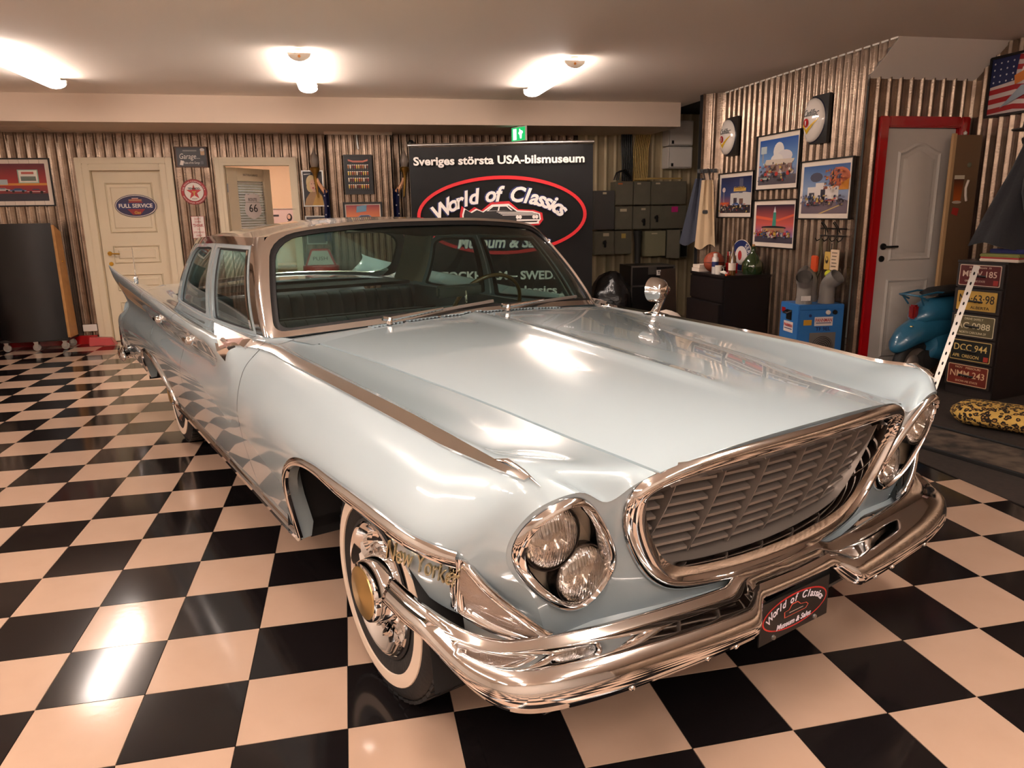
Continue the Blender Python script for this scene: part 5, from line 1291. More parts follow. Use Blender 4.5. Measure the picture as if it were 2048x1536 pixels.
for z0, z1, lab in ((2.235, 2.54, 'upper white distribution box high in the niche'), (1.955, 2.22, 'lower white distribution box high in the niche')):
    e = empty('distribution_box', (4.37, 7.0, z0), label=lab, cat='electrical box')
    MB().box(-.17, .17, 0, .2, 0, z1 - z0).build('box_body', m_white, e, bevel=.008); MB().box(-.16, .16, -.008, 0, .008, z1 - z0 - .008).build('box_cover', m_white, e, bevel=.004)
    MB().box(-.13, -.10, -.012, -.008, .02, .06).build('latch', m_black, e)
e = empty('cable_trunk', (3.75, 7.1, 1.8), label='bundle of yellow cables rising from the switchgear to the ceiling', cat='cables')
m_yc = mat('yellowed_cable', (180, 150, 84), rough=.5)
for k in range(9):
    x = .02 + .024 * k; MB().tube([(x - .02, -.02, 0), (x, 0, .15), (x + .01, .02, .4), (x + .05, .03, .62), (x + .06, .03, .83)], .010, 6).build('cable', m_yc, e, smooth=60)
e = empty('black_cable_bundle', (3.62, 7.1, 1.8), label='bundle of black cables left of the yellow cables', cat='cables')
for k in range(6):
    x = -.02 + .026 * k; MB().tube([(x, -.04, 0), (x + .02, 0, .2), (x + .01, .02, .5), (x + .02, .03, .83)], .012, 6).build('cable', m_black, e, smooth=60)
e = empty('looped_cables', (3.6, 7.03, 1.81), label='loops of black cable lying on top of the switchgear', cat='cables')
for k in range(3): MB().tube([(-.13 + .03 * k, -.02, .0), (-.10 + .02 * k, -.03, .09 + .01 * k), (-.02 + .02 * k, -.03, .11 + .01 * k), (.06 + .02 * k, -.02, .05), (.10, 0, .01)], .009, 6).build('cable', m_black, e, smooth=60)
MB().tube([(.15, -.03, .012), (.4, -.05, .016), (.65, -.04, .014), (.8, -.02, .016)], .012, 6).build('cable', m_yc, e, smooth=60)
e = tag(MB().tube([(3.83, 7.05, .4), (3.83, 7.05, 1.0), (3.82, 7.05, 1.17)], [.04, .04, .055], 12).build('drain_pipe', mat('dark_pipe', (52, 50, 46), rough=.5), None, smooth=60), 'dark pipe below the middle of the switchgear', 'pipe')
# teal shelf unit
e = empty('teal_shelf', (4.60, 6.3, 0), label='narrow turquoise shelf unit beside the fuse boxes', cat='shelf')
m_teal = mat('turquoise_paint', (52, 150, 146), rough=.45)
for x in (-.14, .11): MB().box(x, x + .03, -.16, .16, 0, 1.30).build('shelf_side', m_teal, e)
for k in range(5): MB().box(-.11, .11, -.15, .15, .06 + .30 * k, .08 + .30 * k).build('shelf_board', m_teal, e)
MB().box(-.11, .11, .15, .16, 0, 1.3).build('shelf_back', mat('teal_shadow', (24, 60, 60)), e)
# flight case with label, amplifier under it, dark sheet leaning, trash bag, white sack
e = empty('flight_case', (3.55, 6.05, .0), -.05, label='black flight case with aluminium edges and THON label below the switchgear', cat='case')
MB().box(-.26, .26, -.20, .25, .0, .80).build('case_shell', m_frame_k, e)
for z in (.005, .56, .785):
    MB().box(-.265, .265, -.205, -.19, z, z + .02).build('edge_strip', m_steel, e)
for x in (-.265, .25): MB().box(x, x + .015, -.205, -.19, 0, .8).build('edge_strip', m_steel, e)
MB().box(.04, .18, -.206, -.203, .69, .75).build('case_label', m_ink_w, e)
t = text('lettering', 'THON', .05, m_ink_k, e, (.11, -.207, .72), width=.11, bold=.001); t.rotation_euler = (R90, 0, 0)
MB().box(-.06, .04, -.208, -.203, .70, .79).build('case_latch', m_steel, e)
e = tag(obj('leaning_sheet', [(3.18, 5.05, .02), (3.60, 5.28, .02), (3.62, 5.42, .80), (3.40, 5.30, .80), (3.18, 5.06, .02), (3.60, 5.29, .02), (3.62, 5.43, .80), (3.40, 5.31, .80)], [(0, 1, 2, 3), (4, 5, 6, 7), (0, 1, 5, 4), (1, 2, 6, 5), (2, 3, 7, 6), (3, 0, 4, 7)], mat('smoked_sheet', (66, 56, 50), rough=.2)), 'smoked plastic sheet leaning behind the black dresser', 'sheet')
def lump(name, loc, rx, ry, rz, m, label, cat, seed, k=.18, n=14):
    random.seed(seed); bm = bmesh.new(); bmesh.ops.create_icosphere(bm, subdivisions=3, radius=1)
    ph = [(Vector((random.uniform(-1, 1), random.uniform(-1, 1), random.uniform(-1, 1))).normalized(), random.uniform(3, 8), random.uniform(0, 6)) for _ in range(n)]
    for v in bm.verts:
        d = 1 + sum(k / n * 3 * math.sin(p.dot(v.co) * f + o) for p, f, o in ph); c = v.co * d; z = c.z
        v.co = Vector((c.x * rx, c.y * ry, max(0, (z + .85)) * rz))
    me = bpy.data.meshes.new(name); bm.to_mesh(me); bm.free()
    o = link(name, me, m, None, True); o.location = loc; return tag(o, label, cat)
lump('trash_bag', (2.98, 5.75, 0), .24, .24, .40, mat('black_bin_liner', (14, 13, 13), rough=.25, bump=(16, .8)), 'crumpled black rubbish bag beside the banner', 'bag', 3)
lump('white_sack', (2.93, 4.1, 0), .22, .2, .29, mat('white_sack_cloth', (226, 210, 196), rough=.6, bump=(9, .6)), 'white sack with blue stripe behind the far fender', 'sack', 8, .1)
# aprons on hooks at the chamfer
e = empty('hanging_aprons', (3.97, 5.50, 1.02), math.radians(-32), label='grey and beige work aprons hanging from hooks at the wall corner', cat='apron')
for nm, x0, x1, z0, z1, y, c, sd in (('grey_apron', -.26, .02, .04, .74, .04, (66, 70, 84), 1), ('beige_apron', -.08, .14, .0, .72, -.02, (206, 180, 146), 2)):
    rows = []
    for i in range(11):
        t = i / 10; w = (x1 - x0) * (.55 + .45 * t if nm[0] == 'b' else .35 + .65 * t); c0 = (x0 + x1) / 2 + (.06 * (1 - t) if nm[0] == 'g' else 0)
        rows.append([Vector((c0 - w / 2 + w * k / 8, y + .018 * math.sin(k * 1.7 + sd) * (1 - .3 * t), z1 - (z1 - z0) * t - (.03 * math.sin(k * .8) if i == 10 else 0))) for k in range(9)])
    v, f = patch(rows, .004); obj(nm, v, f, mat(nm + '_cloth', c, rough=.85, bump=(14, .3)), e, smooth=60)
MB().tube([(0, -.02, .70), (-.02, -.02, .82), (.03, -.02, .84), (.06, -.02, .70)], .008, 6).build('neck_strap', mat('strap_dark', (44, 40, 40)), e)
MB().box(-.09, .12, .05, .065, .80, .84).build('hook_board', m_frame_k, e)
for x in (-.06, .02, .09): MB().tube([(x, .05, .82), (x, -.01, .81), (x, -.02, .84)], .005, 6).build('hook', m_steel, e)
MB().box(-.02, .06, -.035, -.024, .36, .40).build('apron_knot', m_frame_k, e, bevel=.01)
# ================================================================== RIGHT WALL
xr = XR - .016
def wallpic(label, y0, y1, z0, z1, polys):
    return framed('framed_print', label, 'picture', (xr, (y0 + y1) / 2, (z0 + z1) / 2), RIGHT, abs(y1 - y0), z1 - z0, polys, .010, .040, d=.024, group='framed prints on the ribbed wall')
def clutter(seed, x0, y0, x1, y1, pal=None, n=70):
    random.seed(seed); out = []; pal = pal or [(60, 56, 66), (176, 64, 54), (200, 170, 90), (206, 196, 186), (70, 90, 130), (40, 36, 40), (130, 110, 104)]
    for _ in range(n):
        x, y = random.uniform(x0, x1), random.uniform(y0, y1); w, h = random.uniform(.008, .03), random.uniform(.008, .035); c = random.choice(pal)
        out.append(([(x - w, y - h), (x + w, y - h * .6), (x + w * .8, y + h), (x - w * .7, y + h * .8)], c))
    return out
bl, wh = (50, 84, 150), (226, 220, 214)
cab_ = sky((24, 34, 74), (60, 74, 120), (200, 100, 60)) + [(rect(-.5, -.5, .5, -.28), (58, 50, 56)), ([(-.16, -.28), (.5, -.28), (.5, .05), (.3, .08), (-.16, .05)], (200, 196, 190)), (rect(.12, .05, .24, .45), (90, 90, 110)), (rect(-.06, .10, .34, .19), (216, 176, 96)), (rect(-.05, -.28, .06, -.08), (70, 60, 70)), (rect(.14, -.28, .26, -.1), (120, 90, 80)), (rect(-.40, -.28, -.37, .14), (150, 140, 140)), (ell(-.385, .16, .055, .07, 14), (224, 200, 190)), (rect(-.5, -.30, -.2, -.2), (206, 90, 50))] + carshape(.05, -.27, .13, (60, 100, 170))
o = wallpic('framed print of a white roadside cabin at dusk, leftmost of the four', 5.49, 4.76, 1.335, 1.805, cab_ + clutter(1, -.48, -.48, .48, -.25))
text('lettering', 'CABINS', .05, mat('amber_lettering'), o, (.08, .065, .012), width=.22)
din = sky((40, 84, 160), (110, 150, 196), (150, 130, 126)) + [(ell(.02, .22, .14, .2, 16), wh), (ell(.18, .1, .2, .14, 14), (216, 210, 210)), (ell(-.02, .05, .16, .12, 14), wh), (rect(-.42, .0, -.38, .34), (150, 150, 160)), (rect(-.46, .2, -.3, .36), (190, 200, 200)), ([(-.35, -.06), (.4, -.06), (.44, .03), (-.3, .06)], (210, 196, 180)), (rect(-.3, -.24, .38, -.06), (150, 120, 110)), (rect(-.5, -.5, .5, -.3), (90, 84, 90))]
for k in range(9): din.append((ell(-.4 + .1 * k, -.3 + .03 * (k % 3), .045, .05, 8), ((60, 60, 70), (180, 60, 50), (200, 190, 180))[k % 3]))
wallpic('framed print of a diner with parked motorcycles under white clouds, topmost on the ribbed wall', 4.735, 3.995, 1.60, 2.12, din + carshape(-.3, -.36, .14, (150, 160, 150)) + clutter(2, -.45, -.42, .45, -.02))
gar = sky((60, 96, 150), (140, 160, 190), (130, 110, 110)) + [(ell(-.2, .26, .14, .1, 12), (80, 80, 96)), (ell(.3, .24, .22, .2, 14), (196, 110, 80)), ([(.12, .0), (.2, .0), (.17, .45)], (46, 60, 50)), ([(.28, -.02), (.5, -.02), (.5, .2), (.36, .12)], (226, 150, 60)), ([(-.38, -.22), (.3, -.22), (.3, .06), (.0, .06), (-.02, .14), (-.2, .14), (-.2, .06), (-.38, .06)], (226, 216, 208)), (rect(-.34, -.22, -.22, -.06), (60, 60, 70)), (rect(-.08, -.22, .02, .0), (50, 50, 60)), (rect(-.5, -.5, .5, -.24), (110, 96, 104)), ([(-.1, -.5), (.4, -.3), (.42, -.31), (-.04, -.5)], (210, 180, 110))] + carshape(.14, -.24, .1, (150, 40, 40)) + carshape(.36, -.24, .1, (70, 60, 70)) + carshape(-.2, -.3, .09, (120, 110, 120))
wallpic('framed print of a white petrol station with hot rods, rightmost on the ribbed wall', 3.975, 3.24, 1.325, 1.83, gar + clutter(3, -.46, -.32, .46, -.12) + clutter(4, .1, .0, .48, .4, [(180, 90, 50), (220, 140, 60), (120, 60, 50), (90, 90, 110)]))
din2 = sky((44, 40, 60), (200, 90, 80), (90, 130, 180)) + [([(-.5, .22), (.1, .12), (.5, .26), (.5, .20), (.1, .06), (-.5, .14)], (220, 100, 70)), ([(-.04, -.06), (.06, -.06), (.05, .3), (.015, .42), (-.02, .3)], (70, 150, 130)), ([(-.02, .3), (.05, .3), (.015, .46)], (216, 214, 216)), (ell(.0, -.10, .33, .045, 20), (44, 40, 46)), (rect(-.28, -.22, .28, -.11), (170, 130, 100)), (rect(-.5, -.5, .5, -.34), (70, 64, 76))]
for k in range(10): din2.append((rrect(-.44 + .09 * k, -.34, -.37 + .09 * k, -.22, .02), ((190, 60, 60), (210, 170, 70), (60, 80, 130), (200, 190, 184))[k % 4]))
wallpic('framed print of a round drive-in with a tall spire, lowest of the four', 4.74, 3.985, 1.05, 1.51, din2 + clutter(5, -.46, -.38, .46, -.16))
def half_sign(y, z, r, label):
    e = empty('domed_sign', (xr, y, z), euler=RIGHT, label=label, cat='sign', group='domed emblem signs')
    MB().box(-.02, r * 1.12, -r * 1.05, r * 1.05, 0, .03).build('back_plate', m_frame_k, e)
    def dome(rr, h, nm, m, z0):
        v = []; n = 28; k = 7; f = []
        for i in range(k + 1):
            a = (i / k) * R90
            for j in range(n):
                b = 2 * math.pi * j / n; x = rr * math.sin(a) * math.cos(b); yy = rr * math.sin(a) * math.sin(b)
                v.append((max(x, -r * .18), yy, z0 + h * math.cos(a)))
        for i in range(k):
            for j in range(n): f.append((i * n + j, i * n + (j + 1) % n, (i + 1) * n + (j + 1) % n, (i + 1) * n + j))
        return obj(nm, v, f, m, e, smooth=50)
    dome(r, .022, 'sign_rim', mat('sign_rim_navy', (34, 34, 52), rough=.3), .030); dome(r * .965, .062, 'sign_face', mat('glossy_sign_white', (232, 222, 212), rough=.12, coat=1), .032)
    hz = lambda x, y2: .033 + .062 * math.sqrt(max(0, 1 - (x * x + y2 * y2) / (r * .965) ** 2))
    t = text('lettering', 'Cadillac', r * .42, mat('slate_lettering', (60, 66, 70)), e, (r * .28, r * .28, .094), width=r * .92, shear=.35)
    for p in t.data.vertices: p.co.z += hz(p.co.x + r * .28, p.co.y + r * .28) - .093
    def on(P, c, nm, lift):
        obj(nm, [(x * r, y2 * r, hz(x * r, y2 * r) + lift) for x, y2 in P], [tuple(range(len(P)))], c, e)
    on(ell(.02, -.12, .19, .19, 20), m_red, 'red_crest', .002); on([(-.02, -.02), (.06, -.02), (.06, -.2), (.02, -.26), (-.02, -.2)], mat('crest_silver', (200, 190, 186), rough=.3), 'crest_shield', .006)
    gv = mat('gold_vee', (214, 170, 40), rough=.25)
    P = [(-.16, -.30), (.02, -.62), (.02, -.44), (-.16, -.16)]; on(P, gv, 'vee_arm', .003)
    for a, b in ((0, .33), (.33, .66), (.66, 1)):
        L = lambda t, o: (.02 + .74 * t, (-.62 + .60 * t) + o * (1 - .75 * t)); on([L(a, 0), L(b, 0), L(b, .2), L(a, .2)], gv, 'vee_arm', .003)
half_sign(5.32, 2.17, .185, 'domed white Cadillac sign high above the leftmost framed print')
half_sign(3.82, 2.165, .19, 'domed white Cadillac sign above the rightmost framed print')
# hook rack with lanyards, tags and tennis balls
e = empty('wire_hook_rack', (xr - .01, 3.42, 1.22), euler=RIGHT, label='black wire hook rack on the ribbed wall left of the red door', cat='hook rack')
m_wire = mat('black_wire', (14, 13, 13), rough=.35)
for y in (-.03, .03): MB().tube([(-.17, y, .015), (.17, y, .015)], .006, 6).build('rail', m_wire, e)
for x in (-.10, .06):
    MB().tube([(x, -.03, .015), (x, .03, .02), (x + .01, .08, .07), (x + .05, .09, .09), (x + .06, .05, .06), (x + .05, .0, .03)], .005, 6).build('upper_hook', m_wire, e, smooth=60)
for x in (-.15, -.05, .05, .14): MB().tube([(x, -.03, .015), (x, -.06, .03), (x, -.075, .06), (x, -.05, .08)], .005, 6).build('lower_hook', m_wire, e, smooth=60)
def hanger(name, label, cat, y, z, pts, m, r=.006):
    e = empty(name, (xr - .07, y, z), euler=RIGHT, label=label, cat=cat); MB().tube(pts, r, 6).build('cord', m, e); return e
m_strap = mat('olive_webbing', (84, 74, 50), rough=.8)
e = hanger('lanyard_strap', 'olive webbing strap with orange pouch hanging from the hook rack', 'strap', 3.50, 1.17, [(-.01, 0, 0), (-.03, -.15, 0), (-.05, -.30, 0), (-.04, -.36, 0), (.0, -.30, .005), (.02, -.14, .005), (-.01, 0, 0)], m_strap, .010)
MB().box(-.11, -.02, -.29, -.15, -.005, .02).build('pouch', mat('orange_plastic', (206, 80, 40), rough=.4), e, bevel=.008)
MB().box(-.09, -.02, -.36, -.33, -.005, .02).build('buckle', m_black, e, bevel=.004)
e = hanger('wooden_tag', 'yellow wooden tag hanging from the hook rack', 'tag', 3.40, 1.15, [(0, 0, 0), (.0, -.10, 0)], m_strap, .004)
MB().prism(rrect(-.035, -.24, .035, -.09, .008), 0, .008).build('tag_plate', mat('yellow_tag', (206, 170, 86), rough=.5), e)
ink('tag_print', [(ell(0, -.16, .02, .03, 12), (60, 50, 40)), (ell(0, -.15, .012, .015, 10), (206, 170, 86))], e, (0, 0, .009))
e = hanger('text_tag', 'pale tag with small writing hanging at the right of the hook rack', 'tag', 3.30, 1.17, [(0, 0, 0), (-.01, -.09, 0)], m_strap, .004)
MB().prism(rrect(-.06, -.26, .05, -.09, .006), 0, .006).build('tag_plate', mat('parchment_tag', (216, 190, 160), rough=.6), e)
ink('tag_lines', [(rect(-.04 + .005 * (k % 2), -.12 - .028 * k, .03 - .006 * (k % 3), -.112 - .028 * k), (110, 92, 76)) for k in range(5)], e, (0, 0, .007))
e = hanger('ball_lanyard', 'two yellow tennis balls on a cord below the pale tag', 'tennis balls', 3.36, 1.13, [(0, 0, 0), (.0, -.24, 0), (.0, -.46, .005)], m_wire, .004)
for z in (-.255, -.315): MB().lathe([(0, -.033)] + [(.033 * math.sin(math.pi * k / 8), -.033 * math.cos(math.pi * k / 8)) for k in range(1, 8)] + [(0, .033)], 16, 'y', (0, z, .01)).build('tennis_ball', mat('tennis_felt', (206, 206, 50), rough=.9), e, smooth=True)
# ---- black dresser with things on it
e = empty('dresser', (3.64, 4.36, 0), label='black dresser with three drawers below the framed prints', cat='dresser')
m_dr = mat('black_brown_foil', (26, 20, 19), rough=.4)
MB().box(.012, .49, 0, .72, 0, .77).build('carcass', m_dr, e, bevel=.003); MB().box(-.005, .50, -.005, .725, .77, .795).build('top', m_dr, e, bevel=.003)
for k, (z0, z1, out) in enumerate(((.53, .755, .0), (.285, .515, .035), (.04, .27, .0))):
    MB().box(-.008 - out, .012, .01, .71, z0, z1).build('drawer_front', m_dr, e, bevel=.004)
zt = .795; X, Y = 3.64, 4.36
def on_top(name, label, cat, x, y, parts, rz=0, group=None):
    e = empty(name, (X + x, Y + y, zt), rz, label=label, cat=cat, group=group)
    for nm, B, m, sm_ in parts: B.build(nm, m, e, smooth=sm_)
    return e
sph = lambda r, n=10: [(0, -r)] + [(r * math.sin(math.pi * k / n), -r * math.cos(math.pi * k / n)) for k in range(1, n)] + [(0, r)]
on_top('orange_ball', 'reddish brown ball on the front corner of the dresser', 'ball', .11, .43, [('ball_shell', MB().lathe(sph(.105), 24, 'z', (0, 0, .105)), mat('ball_leather', (150, 66, 40), rough=.5, bump=(300, .3)), True), ('ball_seam', MB().tube([(.1055 * math.cos(2 * math.pi * k / 32), .1055 * math.sin(2 * math.pi * k / 32), .105) for k in range(32)], .0025, 4, closed=True), m_ink_k, True)])
on_top('spray_can', 'white and blue spray can next to the brown ball', 'can', .05, .29, [('can_body', MB().lathe([(0, 0), (.033, 0), (.033, .15), (.028, .165), (.012, .17)], 20, 'z'), mat('can_white', (206, 200, 196), rough=.3, metal=.3), 40), ('can_band', MB().lathe([(.0335, .07), (.0335, .12)], 20, 'z'), m_ink_b, 40), ('can_cap', MB().lathe([(.02, .165), (.02, .2), (0, .203)], 16, 'z'), m_white, 40)])
on_top('paper_stack', 'stack of white paper boxes at the left end of the dresser', 'paper', .13, .64, [('lower_box', MB().box(-.12, .12, -.08, .08, 0, .035), m_mount, False), ('upper_box', MB().box(-.11, .11, -.075, .08, .037, .07), m_mount, False)])
e = on_top('round_service_sign', 'round white and navy sign reading SERVICE standing upside down on the dresser', 'sign', .40, .40, [])
e.rotation_euler = (R90, math.radians(0), -R90 + .15); e.location.z = zt + .165
MB().lathe([(0, 0), (.16, 0), (.16, .006), (0, .006)], 40, 'z').build('sign_plate', m_mount, e, smooth=30)
ink('sign_print', [(ell(0, 0, .155, .155, 40), (34, 44, 92)), (ell(0, 0, .095, .095, 40), (222, 212, 204)), (ell(-.02, .0, .03, .05, 14), (180, 50, 50))], e, (0, 0, .0065))
arc_text('lettering', 'SERVICE', .06, m_ink_w, e, (0, 0, .010), .125, .125, 60, -60, bold=.001, depth=.0003)
on_top('demijohn', 'dark green round glass bottle at the right end of the dresser', 'bottle', .36, .11, [('bottle_glass', MB().lathe([(0, 0), (.09, 0), (.105, .05), (.10, .11), (.06, .17), (.025, .21), (.02, .26), (.024, .27), (.015, .27)], 24, 'z'), mat('green_glass', (40, 60, 26), rough=.06, coat=1), 40), ('bottle_cork', MB().lathe([(.014, .27), (.014, .29), (0, .29)], 12, 'z'), m_wood, 40)])
on_top('tall_bottle', 'slim amber bottle in front of the green demijohn', 'bottle', .10, .04, [('bottle_glass', MB().lathe([(0, 0), (.034, 0), (.036, .16), (.014, .22), (.012, .33), (0, .33)], 18, 'z'), mat('amber_glass', (90, 60, 20), rough=.08, coat=1), 40), ('bottle_label', MB().lathe([(.0365, .05), (.0365, .12)], 18, 'z'), m_mount, 40)])
on_top('glass_jar', 'clear glass with red and white pens on the dresser', 'jar', .27, .37, [('jar_glass', MB().lathe([(0, .004), (.045, .004), (.045, .17), (.048, .17), (.048, 0), (0, 0)], 20, 'z'), pane_mat('jar_pane', (226, 226, 220)), 40)] + [('pen', MB().tube([(.01 * k - .02, .008 * (k % 2), .006), (.018 * k - .036, .01, .21)], .006, 6), (m_red, m_white, m_ink_b, mat('orange_plastic'))[k % 4], 60) for k in range(5)])
on_top('red_box', 'small glossy red box left of the green demijohn', 'box', .23, .285, [('box_shell', MB().box(-.04, .04, -.045, .045, 0, .09), m_red, False), ('box_lid', MB().box(-.042, .042, -.047, .047, .085, .10), m_red, False)])
on_top('white_cup', 'white cup in front of the red box', 'cup', .05, .215, [('cup_body', MB().lathe([(0, 0), (.03, 0), (.037, .085), (.034, .085), (.028, .006), (0, .006)], 18, 'z'), m_white, 40), ('cup_handle', MB().tube([(.033, 0, .07), (.055, 0, .06), (.055, 0, .03), (.030, 0, .02)], .005, 6), m_white, 60)])
on_top('white_card', 'white card standing upright behind the brown ball', 'card', .46, .63, [('card_sheet', MB().box(-.003, .003, -.07, .07, 0, .20), m_mount, False), ('card_print', MB().box(-.0045, -.003, -.05, .0, .03, .12), m_ink_k, False)])
on_top('glue_gun', 'white tool with pink cap lying on the front edge of the dresser', 'tool', .05, .10, [('tool_body', MB().tube([(-.02, -.08, .02), (0, .0, .025), (.01, .09, .02)], [.012, .018, .010], 8), m_white, 60), ('tool_grip', MB().tube([(0, -.03, .02), (.05, -.05, .018)], [.014, .012], 8), mat('pink_plastic', (200, 70, 110)), 60)])
on_top('marker_pen', 'orange marker pen lying near the green demijohn', 'pen', .06, .02, [('pen_body', MB().tube([(-.05, -.03, .01), (.05, .03, .01)], .010, 8), mat('orange_plastic'), 60), ('pen_cap', MB().tube([(.05, .03, .01), (.075, .045, .01)], .0105, 8), m_black, 60)])
on_top('grey_cloth_heap', 'dark tools and oddments heaped on the middle of the dresser', 'tools', .30, .56, [('tool_a', MB().box(-.07, .05, -.05, .04, 0, .03), m_black, False), ('tool_b', MB().tube([(-.06, -.06, .04), (.06, .05, .045)], .010, 6), m_steel, 60), ('tool_c', MB().tube([(-.04, .05, .035), (.07, -.05, .04)], .012, 6), mat('olive_webbing'), 60)])
on_top('red_candle', 'thin red stick standing by the white card', 'candle', .40, .68, [('stick', MB().lathe([(.008, 0), (.008, .16), (0, .165)], 10, 'z'), m_red, 40), ('stick_foot', MB().lathe([(0, 0), (.03, 0), (.03, .012), (.008, .016)], 14, 'z'), m_ink_w, 40)])
# ---- blue heater with three duct elbows
e = empty('blue_heater', (3.93, 3.36, 0), math.radians(-6), label='blue electric fan heater with grey duct elbows left of the red door', cat='heater')
m_blue = mat('heater_blue', (46, 110, 176), rough=.4); m_duct = mat('grey_duct_plastic', (132, 126, 120), rough=.45)
MB().box(-.20, .20, -.16, .16, .03, .64).build('housing', m_blue, e, bevel=.006); MB().box(-.195, .195, -.166, -.158, .05, .60).build('front_plate', m_blue, e, bevel=.004)
for x in (-.16, .16): MB().box(x - .02, x + .02, -.14, .14, 0, .03).build('foot', m_black, e)
def elbow(x, y, ang, r=.055, hgt=.12):
    p = []
    for i in range(4): p.append(Vector((0, 0, .64 + hgt * i / 3)))
    for i in range(1, 7):
        a = math.radians(56) * i / 6; p.append(Vector((.085 * (1 - math.cos(a)), 0, .64 + hgt + .085 * math.sin(a))))
    d = (p[-1] - p[-2]).normalized(); p.append(p[-1] + d * .05)
    M = Matrix.Translation((x, y, 0)) @ Matrix.Rotation(ang, 4, 'Z')
    p = [M @ q for q in p]; B = MB(); B.tube(p, r, 20, caps=False)
    B.tube([p[0], p[1]], r * 1.05, 20, caps=False); B.tube([p[-2], p[-1] + (p[-1] - p[-2]) * .3], r * 1.08, 20, caps=False)
    B.tube([q for q in p], r * .90, 20, caps=False)
    el = B.build('duct_elbow', m_duct, e, smooth=50)
    return p
elbow(-.11, -.06, math.radians(236), .062); elbow(.02, .085, math.radians(185), .055, hgt=.15); elbow(.085, -.07, math.radians(-66), .062)
MB().box(-.165, -.085, -.125, -.118, .67, .71).build('duct_sticker', m_ink_w, e)
def label_plate(nm, s, x, z, w, h, side, col, m, sz):
    p = empty(nm, ((x, -.1675, z) if not side else (-.2015, x, z)), euler=(R90, 0, 0) if not side else (R90, 0, -R90), parent=e)
    MB().prism(rect(-w / 2, -h / 2, w / 2, h / 2), 0, .0015).build('sticker', mat('sticker_white_gloss', (226, 214, 210), rough=.3), p)
    text('lettering', s, sz, m, p, (0, h * .12, .002), width=w * .9, bold=.0005)
    MB().box(-w * .42, w * .42, -h * .22, -h * .14, .0015, .0025).build('underline', m_ink_b, p)
label_plate('front_brand_label', 'PANNMAN', .02, .50, .16, .075, 0, 0, m_ink_r, .04); label_plate('side_brand_label', 'PANNMAN', .0, .44, .16, .09, 1, 0, m_ink_r, .04)
t = text('lettering', 'TF 9EL', .045, m_ink_b, e, (.02, -.1675, .435), width=.13, bold=.0008); t.rotation_euler = (R90, 0, 0)
MB().box(-.155, -.085, -.169, -.166, .47, .515).build('warning_label', mat('amber_label', (206, 150, 40)), e)
for x, c in ((.05, m_white), (.11, m_black)): MB().lathe([(.02, -.172), (.018, -.185), (0, -.186)], 16, 'y', (x, 0, .575)).build('dial', c, e, smooth=40)
MB().lathe([(.012, -.168), (.012, -.172), (0, -.172)], 14, 'y', (-.10, 0, .55)).build('round_badge', m_ink_b, e)
MB().box(-.204, -.2, -.045, .045, .50, .585).build('handle_plate', m_black, e); MB().tube([(-.205, -.04, .575), (-.235, -.035, .56), (-.235, .035, .56), (-.205, .04, .575)], .008, 8).build('carry_handle', m_black, e, smooth=60)
MB().box(-.2035, -.2, .07, .13, .555, .595).build('red_sticker', m_red, e)
MB().box(-.095, .135, -.169, -.166, .10, .405).build('intake_plate', mat('intake_grey', (110, 104, 98), rough=.5), e)
MB().lathe([(.09, -.168), (.095, -.172), (.09, -.175), (0, -.170)], 32, 'y', (.02, 0, .28)).build('intake_grille', mat('intake_shadow', (56, 50, 46), rough=.6), e, smooth=40)
for k in range(6): MB().tube([((.015 * k + .012) * math.cos(2 * math.pi * j / 24) + .02, -.176, (.015 * k + .012) * math.sin(2 * math.pi * j / 24) + .28) for j in range(24)], .002, 4, closed=True).build('grille_ring', m_duct, e)
# ================================================================== RIGHT CORNER
# drawer cabinet with number plates
m_cb = mat('dark_bronze_cabinet', (34, 28, 27), rough=.4, noise=(7, .6, (44, 36, 33), 4))
e = empty('plate_drawer_cabinet', (4.61, 2.355, .006), math.radians(13), label='dark drawer cabinet fronted with five old car number plates', cat='cabinet')
MB().box(.014, .50, -.18, .18, 0, 1.005).build('carcass', m_cb, e, bevel=.004); MB().box(-.004, .505, -.185, .185, 1.005, 1.02).build('cabinet_top', m_cb, e)
plates = [((96, 24, 24), (206, 180, 160), ('19  MICHIGAN  79', .055, .018, .16), ('MBW 185', .008, .062, .25), ('GREAT LAKE STATE', -.043, .02, .15), (150, 36, 32)),
          ((206, 164, 74), (40, 32, 26), None, ('N5\u00b763\u00b798', .012, .085, .26), ('71   ALBERTA', -.05, .03, .20), None),
          ((110, 100, 70), (216, 204, 170), ('DRIVE SAFELY', .052, .024, .14), ('AC 0088', .0, .065, .25), ('NORTH CAROLINA 59', -.05, .024, .20), None),
          ((30, 34, 30), (216, 184, 110), None, ('DCC 944', .02, .07, .25), ('APR  OREGON', -.045, .035, .20), (170, 50, 36)),
          ((126, 44, 30), (216, 180, 140), ('NOV   MISSOURI', .055, .022, .19), ('NMM 243', .004, .068, .26), ('SHOW-ME STATE', -.05, .022, .17), None)]
